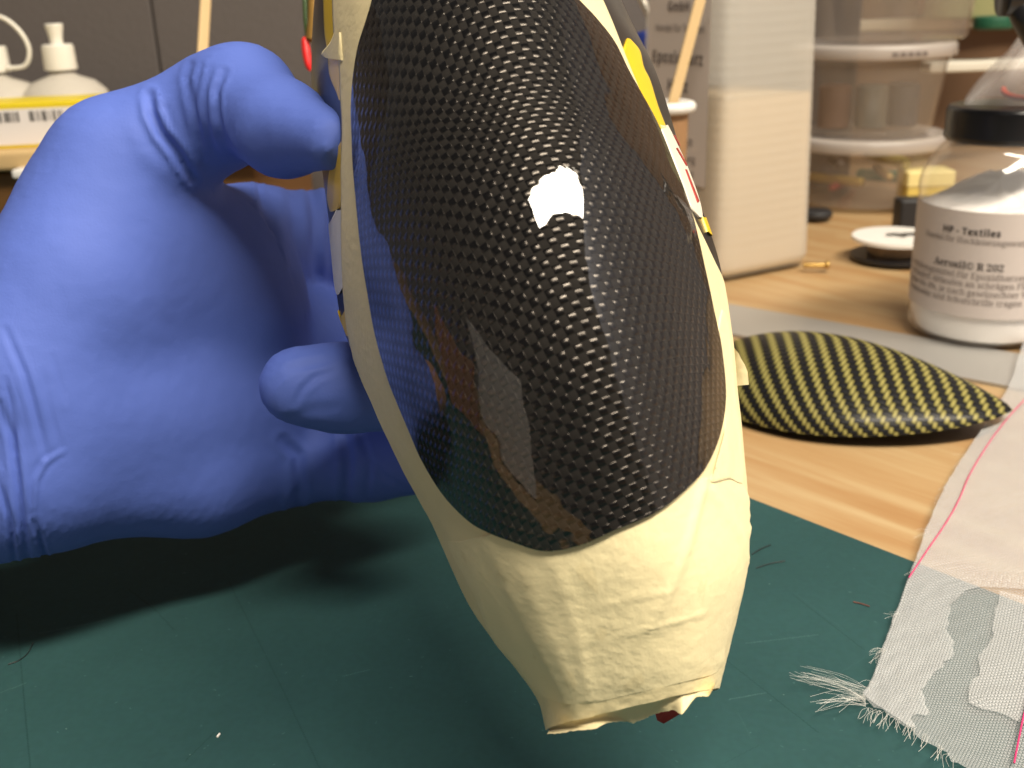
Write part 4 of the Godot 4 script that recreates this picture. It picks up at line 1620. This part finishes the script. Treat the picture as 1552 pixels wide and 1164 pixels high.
func build_left():
	# crate of light wood with a carton and two bottles on it
	var front := P(40, 258, 0.86)
	var h := front.y
	var crate := thing("wooden_shelf", "low wooden shelf with a pale board top at the left edge", "shelf", Vector3(front.x - 0.06, 0, front.z - 0.13))
	obj("board", rbox(Vector3(0.62, 0.016, 0.27), 0.004), mat(Color(0.60, 0.42, 0.20), 0.5), crate, Vector3(-0.05, h, 0))
	obj("carcass", rbox(Vector3(0.58, h - 0.003, 0.25), 0.003), mat(Color(0.16, 0.075, 0.02), 0.55), crate, Vector3(-0.05, 0, -0.004))
	var tray := obj("white_tray", rbox(Vector3(0.012, 0.007, 0.02), 0.002), M.white, self, P(38, 268, 0.852))
	tag(tray, "thin white strip under the pale board behind the glove", "strip")
	var y := h + 0.016
	var box := thing("yellow_carton", "yellow carton with a white barcode label in front of the squeeze bottles", "carton", Vector3(P(60, 200, 0.85).x - 0.015, y, front.z - 0.036))
	box.rotation.y = 0.10
	var top := rise(box.position + Vector3(0.03, 0, 0.02), 152)
	obj("carton", rbox(Vector3(0.16, top, 0.05), 0.0015), mat(Color(0.80, 0.62, 0.02), 0.45), box)
	var g := Geo.new()
	g.lattice([PackedVector3Array([Vector3(-0.07, top * 0.08, 0.0254), Vector3(0.046, top * 0.08, 0.0254)]), PackedVector3Array([Vector3(-0.07, top * 0.86, 0.0254), Vector3(0.046, top * 0.86, 0.0254)])])
	obj("label", g.mesh(), mat(Color(0.80, 0.75, 0.72), 0.6), box)
	var bars := Geo.new()
	rng.seed = 17
	var x := -0.052
	while x < 0.030:
		var bw := [0.0007, 0.0012, 0.0018][rng.randi() % 3] as float
		bars.lattice([PackedVector3Array([Vector3(x, top * 0.58, 0.0258), Vector3(x + bw, top * 0.58, 0.0258)]), PackedVector3Array([Vector3(x, top * 0.80, 0.0258), Vector3(x + bw, top * 0.80, 0.0258)])])
		x += bw + [0.0007, 0.0014, 0.0022][rng.randi() % 3]
		if absf(x + 0.003) < 0.004:
			x += 0.006
	obj("barcode", bars.mesh(false), M.ink, box)
	for e in [[97, 0, "white squeeze bottle with an open nozzle, nearest the gloved thumb"], [-4, 1, "white squeeze bottle with a looped cap tether, cut off at the left"]]:
		var p := P(e[0], 130, 0.88)
		p = P(e[0], 130, 0.88 * (front.z - 0.12) / p.z)
		wash_bottle(Vector3(p.x, y, front.z - 0.12), e[1], e[2])
	# blue thing and silver clip behind the plug on the right
	var bl := thing("blue_glove", "spare blue rubber glove lying behind the plug beside the jug", "glove", P(965, 90, 0.98))
	var bg := Geo.new()
	var rows := []
	for i in 11:
		var t := i / 10.0
		var row := PackedVector3Array()
		for c in 24:
			var a := TAU * c / 24
			var p := P(lerpf(940, 1015, t), lerpf(66, 25, t) + 70 * (0.5 + 0.5 * sin(a)) * (0.6 + 0.4 * t), 0.98) - bl.position
			row.append(p + ahead * (0.018 * cos(a) + 0.004 * sin(t * 14 + a * 3)))
		rows.append(row)
	bg.lattice(rows, null, true)
	obj("rubber", bg.mesh(), mat(Color(0.05, 0.10, 0.55), 0.5), bl)
	var clip := obj("silver_clip", tube(smooth_path([P(968, -10, 0.95), P(976, 6, 0.95), P(984, 22, 0.95), P(990, 30, 0.95)], 5), 0.0035, 12), mat(Color(0.7, 0.66, 0.58), 0.3, 0.6))
	tag(clip, "small shiny clip above the spare blue glove", "clip")

func build_back():
	# dark panel on the left, brown cabinet on the right
	var pz := -1.22
	var gw := mat(Color(0.115, 0.102, 0.098), 0.75)
	gw.uv1_triplanar = true
	gw.uv1_scale = Vector3(8, 8, 8)
	gw.normal_enabled = true
	gw.normal_texture = grain(0.05, 5, 3.0)
	gw.normal_scale = 0.2
	var wall := thing("panel_wall", "plain grey brown panel wall behind the bottles", "wall", Vector3(-0.35, 0, pz))
	var seam := P(289, 60, 1.28).x + 0.35
	obj("panel", rbox(Vector3(1.2, 0.9, 0.02), 0.002), gw, wall, Vector3(seam - 0.601, 0, 0))
	obj("panel", rbox(Vector3(0.75, 0.9, 0.02), 0.002), gw, wall, Vector3(seam + 0.376, 0, 0))
	var cab := thing("brown_cabinet", "brown wooden cupboard front behind the clear tubs", "cupboard", Vector3(0.62, 0, -1.5))
	obj("front", rbox(Vector3(0.95, 0.8, 0.03), 0.003), mat(Color(0.15, 0.085, 0.045), 0.5), cab)
	obj("shelf_edge", rbox(Vector3(0.95, 0.014, 0.05), 0.003), mat(Color(0.62, 0.55, 0.42), 0.5), cab, Vector3(0, 0.152, 0.02))
	var tin := obj("olive_tin", lathe([Vector2(0, 0), Vector2(0.05, 0), Vector2(0.052, 0.004), Vector2(0.05, 0.008), Vector2(0.05, 0.11), Vector2(0.052, 0.114), Vector2(0.048, 0.118), Vector2(0, 0.116)], 40), mat(Color(0.30, 0.30, 0.14), 0.4), self, Vector3(P(1462, 60, 1.32).x, 0.168, P(1462, 60, 1.32).z))
	tag(tin, "dull olive tin behind the plastic bag", "tin")
	var gt := obj("green_lid", lathe([Vector2(0, 0), Vector2(0.020, 0), Vector2(0.022, 0.003), Vector2(0.022, 0.012), Vector2(0.020, 0.014), Vector2(0, 0.015)], 32), mat(Color(0.02, 0.11, 0.06), 0.4), self, P(1505, 44, 1.22))
	tag(gt, "dark green lid behind the plastic bag", "lid")
	var wb := obj("white_edge", rbox(Vector3(0.12, 0.012, 0.03), 0.003), mat(Color(0.75, 0.72, 0.62), 0.5), self, P(1480, 107, 1.25))
	tag(wb, "pale bar just left of the plastic bag", "bar")
	var tan := obj("amber_bottle", lathe([Vector2(0, 0), Vector2(0.04, 0), Vector2(0.042, 0.004), Vector2(0.042, 0.09), Vector2(0.03, 0.11), Vector2(0.012, 0.12), Vector2(0, 0.12)], 32), mat(Color(0.32, 0.12, 0.02), 0.3), self, P(1440, 20, 1.40))
	tag(tan, "amber brown bottle at the top edge behind the tubs", "bottle")

func build_behind():
	# what stands behind the viewer's left shoulder shows as streaks in the wet resin
	for e in [[Vector3(-0.45, 0.0, 0.05), 0.38, Color(0.80, 0.79, 0.80), "white_board", "upright white board behind the viewer, seen as the grey streak in the resin", "board", 0.26], [Vector3(-0.44, 0.0, -0.24), 0.16, Color(0.34, 0.15, 0.075), "brown_box", "brown box behind the viewer, seen as the brown streak in the resin", "box", 0.14]]:
		var o := obj(e[3], rbox(Vector3(e[1], e[6], 0.02), 0.002), mat(e[2], 0.6), self, e[0])
		o.rotation.y = atan2(-e[0].x, -0.25 - e[0].z)
		tag(o, e[4], e[5])

func build_side():
	# the room's pale wall to the right, out of the picture: it gives the wet resin its grey sheen on that side
	struct("side_wall", rbox(Vector3(0.04, 1.3, 2.3), 0.003), mat(Color(0.42, 0.45, 0.56), 0.8), Vector3(1.25, 0, -0.75))

func build_lamp():
	# strip lamp above the bench: its glowing face shows as the white patch in the wet resin
	var at := Vector3(0.90, 1.90, 0.27)
	var lamp := thing("bench_lamp", "rectangular lamp hanging over the bench, out of the picture", "lamp", at)
	lamp.rotation.y = deg_to_rad(26.0)
	var size := Vector2(2.20, 0.28)
	obj("housing", rbox(Vector3(size.x + 0.03, 0.03, size.y + 0.03), 0.005), M.white, lamp, Vector3(0, 0.004, 0))
	var em := mat(Color(0.9, 0.9, 0.9), 0.5)
	em.emission_enabled = true
	em.emission = Color(1.0, 0.93, 0.80)
	em.emission_energy_multiplier = 9.0
	obj("lamp_panel", rbox(Vector3(size.x, 0.004, size.y), 0.001), em, lamp, Vector3(0, 0, 0))
	var l := AreaLight3D.new()
	l.name = "lamp_light"
	l.area_size = size
	l.light_color = Color(1.0, 0.955, 0.885)
	l.light_energy = LAMP
	l.area_normalize_energy = true
	l.area_range = 6.0
	l.shadow_enabled = true
	lamp.add_child(l)
	l.position = Vector3(0, -0.004, 0)
	l.rotation = Vector3(-PI / 2, 0, 0)

const LAMP := 13.0
const NEAR := 1.15

func _ready():
	var pitch := deg_to_rad(20.5)
	var roll := deg_to_rad(2.0)
	ahead = Vector3(0, -sin(pitch), -cos(pitch))
	var r0 := Vector3(1, 0, 0)
	var u0 := r0.cross(ahead)
	right = r0 * cos(roll) - u0 * sin(roll)
	upward = u0 * cos(roll) + r0 * sin(roll)
	var cam := Camera3D.new()
	cam.name = "camera"
	var look := CameraAttributesPhysical.new()
	look.frustum_focal_length = 33.8
	look.frustum_focus_distance = 0.325
	look.frustum_near = 0.01
	look.frustum_far = 20.0
	look.exposure_aperture = 15.0
	cam.attributes = look
	add_child(cam)
	cam.transform = Transform3D(Basis(right, upward, -ahead), EYE)
	cam.fov = 2 * rad_to_deg(atan(582.0 / F))
	cam.near = 0.01
	cam.far = 20.0
	cam.current = true
	var we := WorldEnvironment.new()
	we.name = "surroundings"
	var env := Environment.new()
	env.background_mode = Environment.BG_COLOR
	env.background_color = Color(0.115, 0.108, 0.105).linear_to_srgb()
	env.tonemap_mode = Environment.TONE_MAPPER_LINEAR
	env.tonemap_exposure = 0.93
	env.sdfgi_enabled = true
	env.ssao_enabled = true
	env.ssil_enabled = true
	we.environment = env
	add_child(we)
	make_materials()
	build_lamp()
	build_bench()
	build_back()
	build_behind()
	build_side()
	build_plug()
	build_hand()
	build_canopy()
	build_fabric()
	build_jar()
	build_jug()
	build_tubs()
	build_left()
	build_small_things()
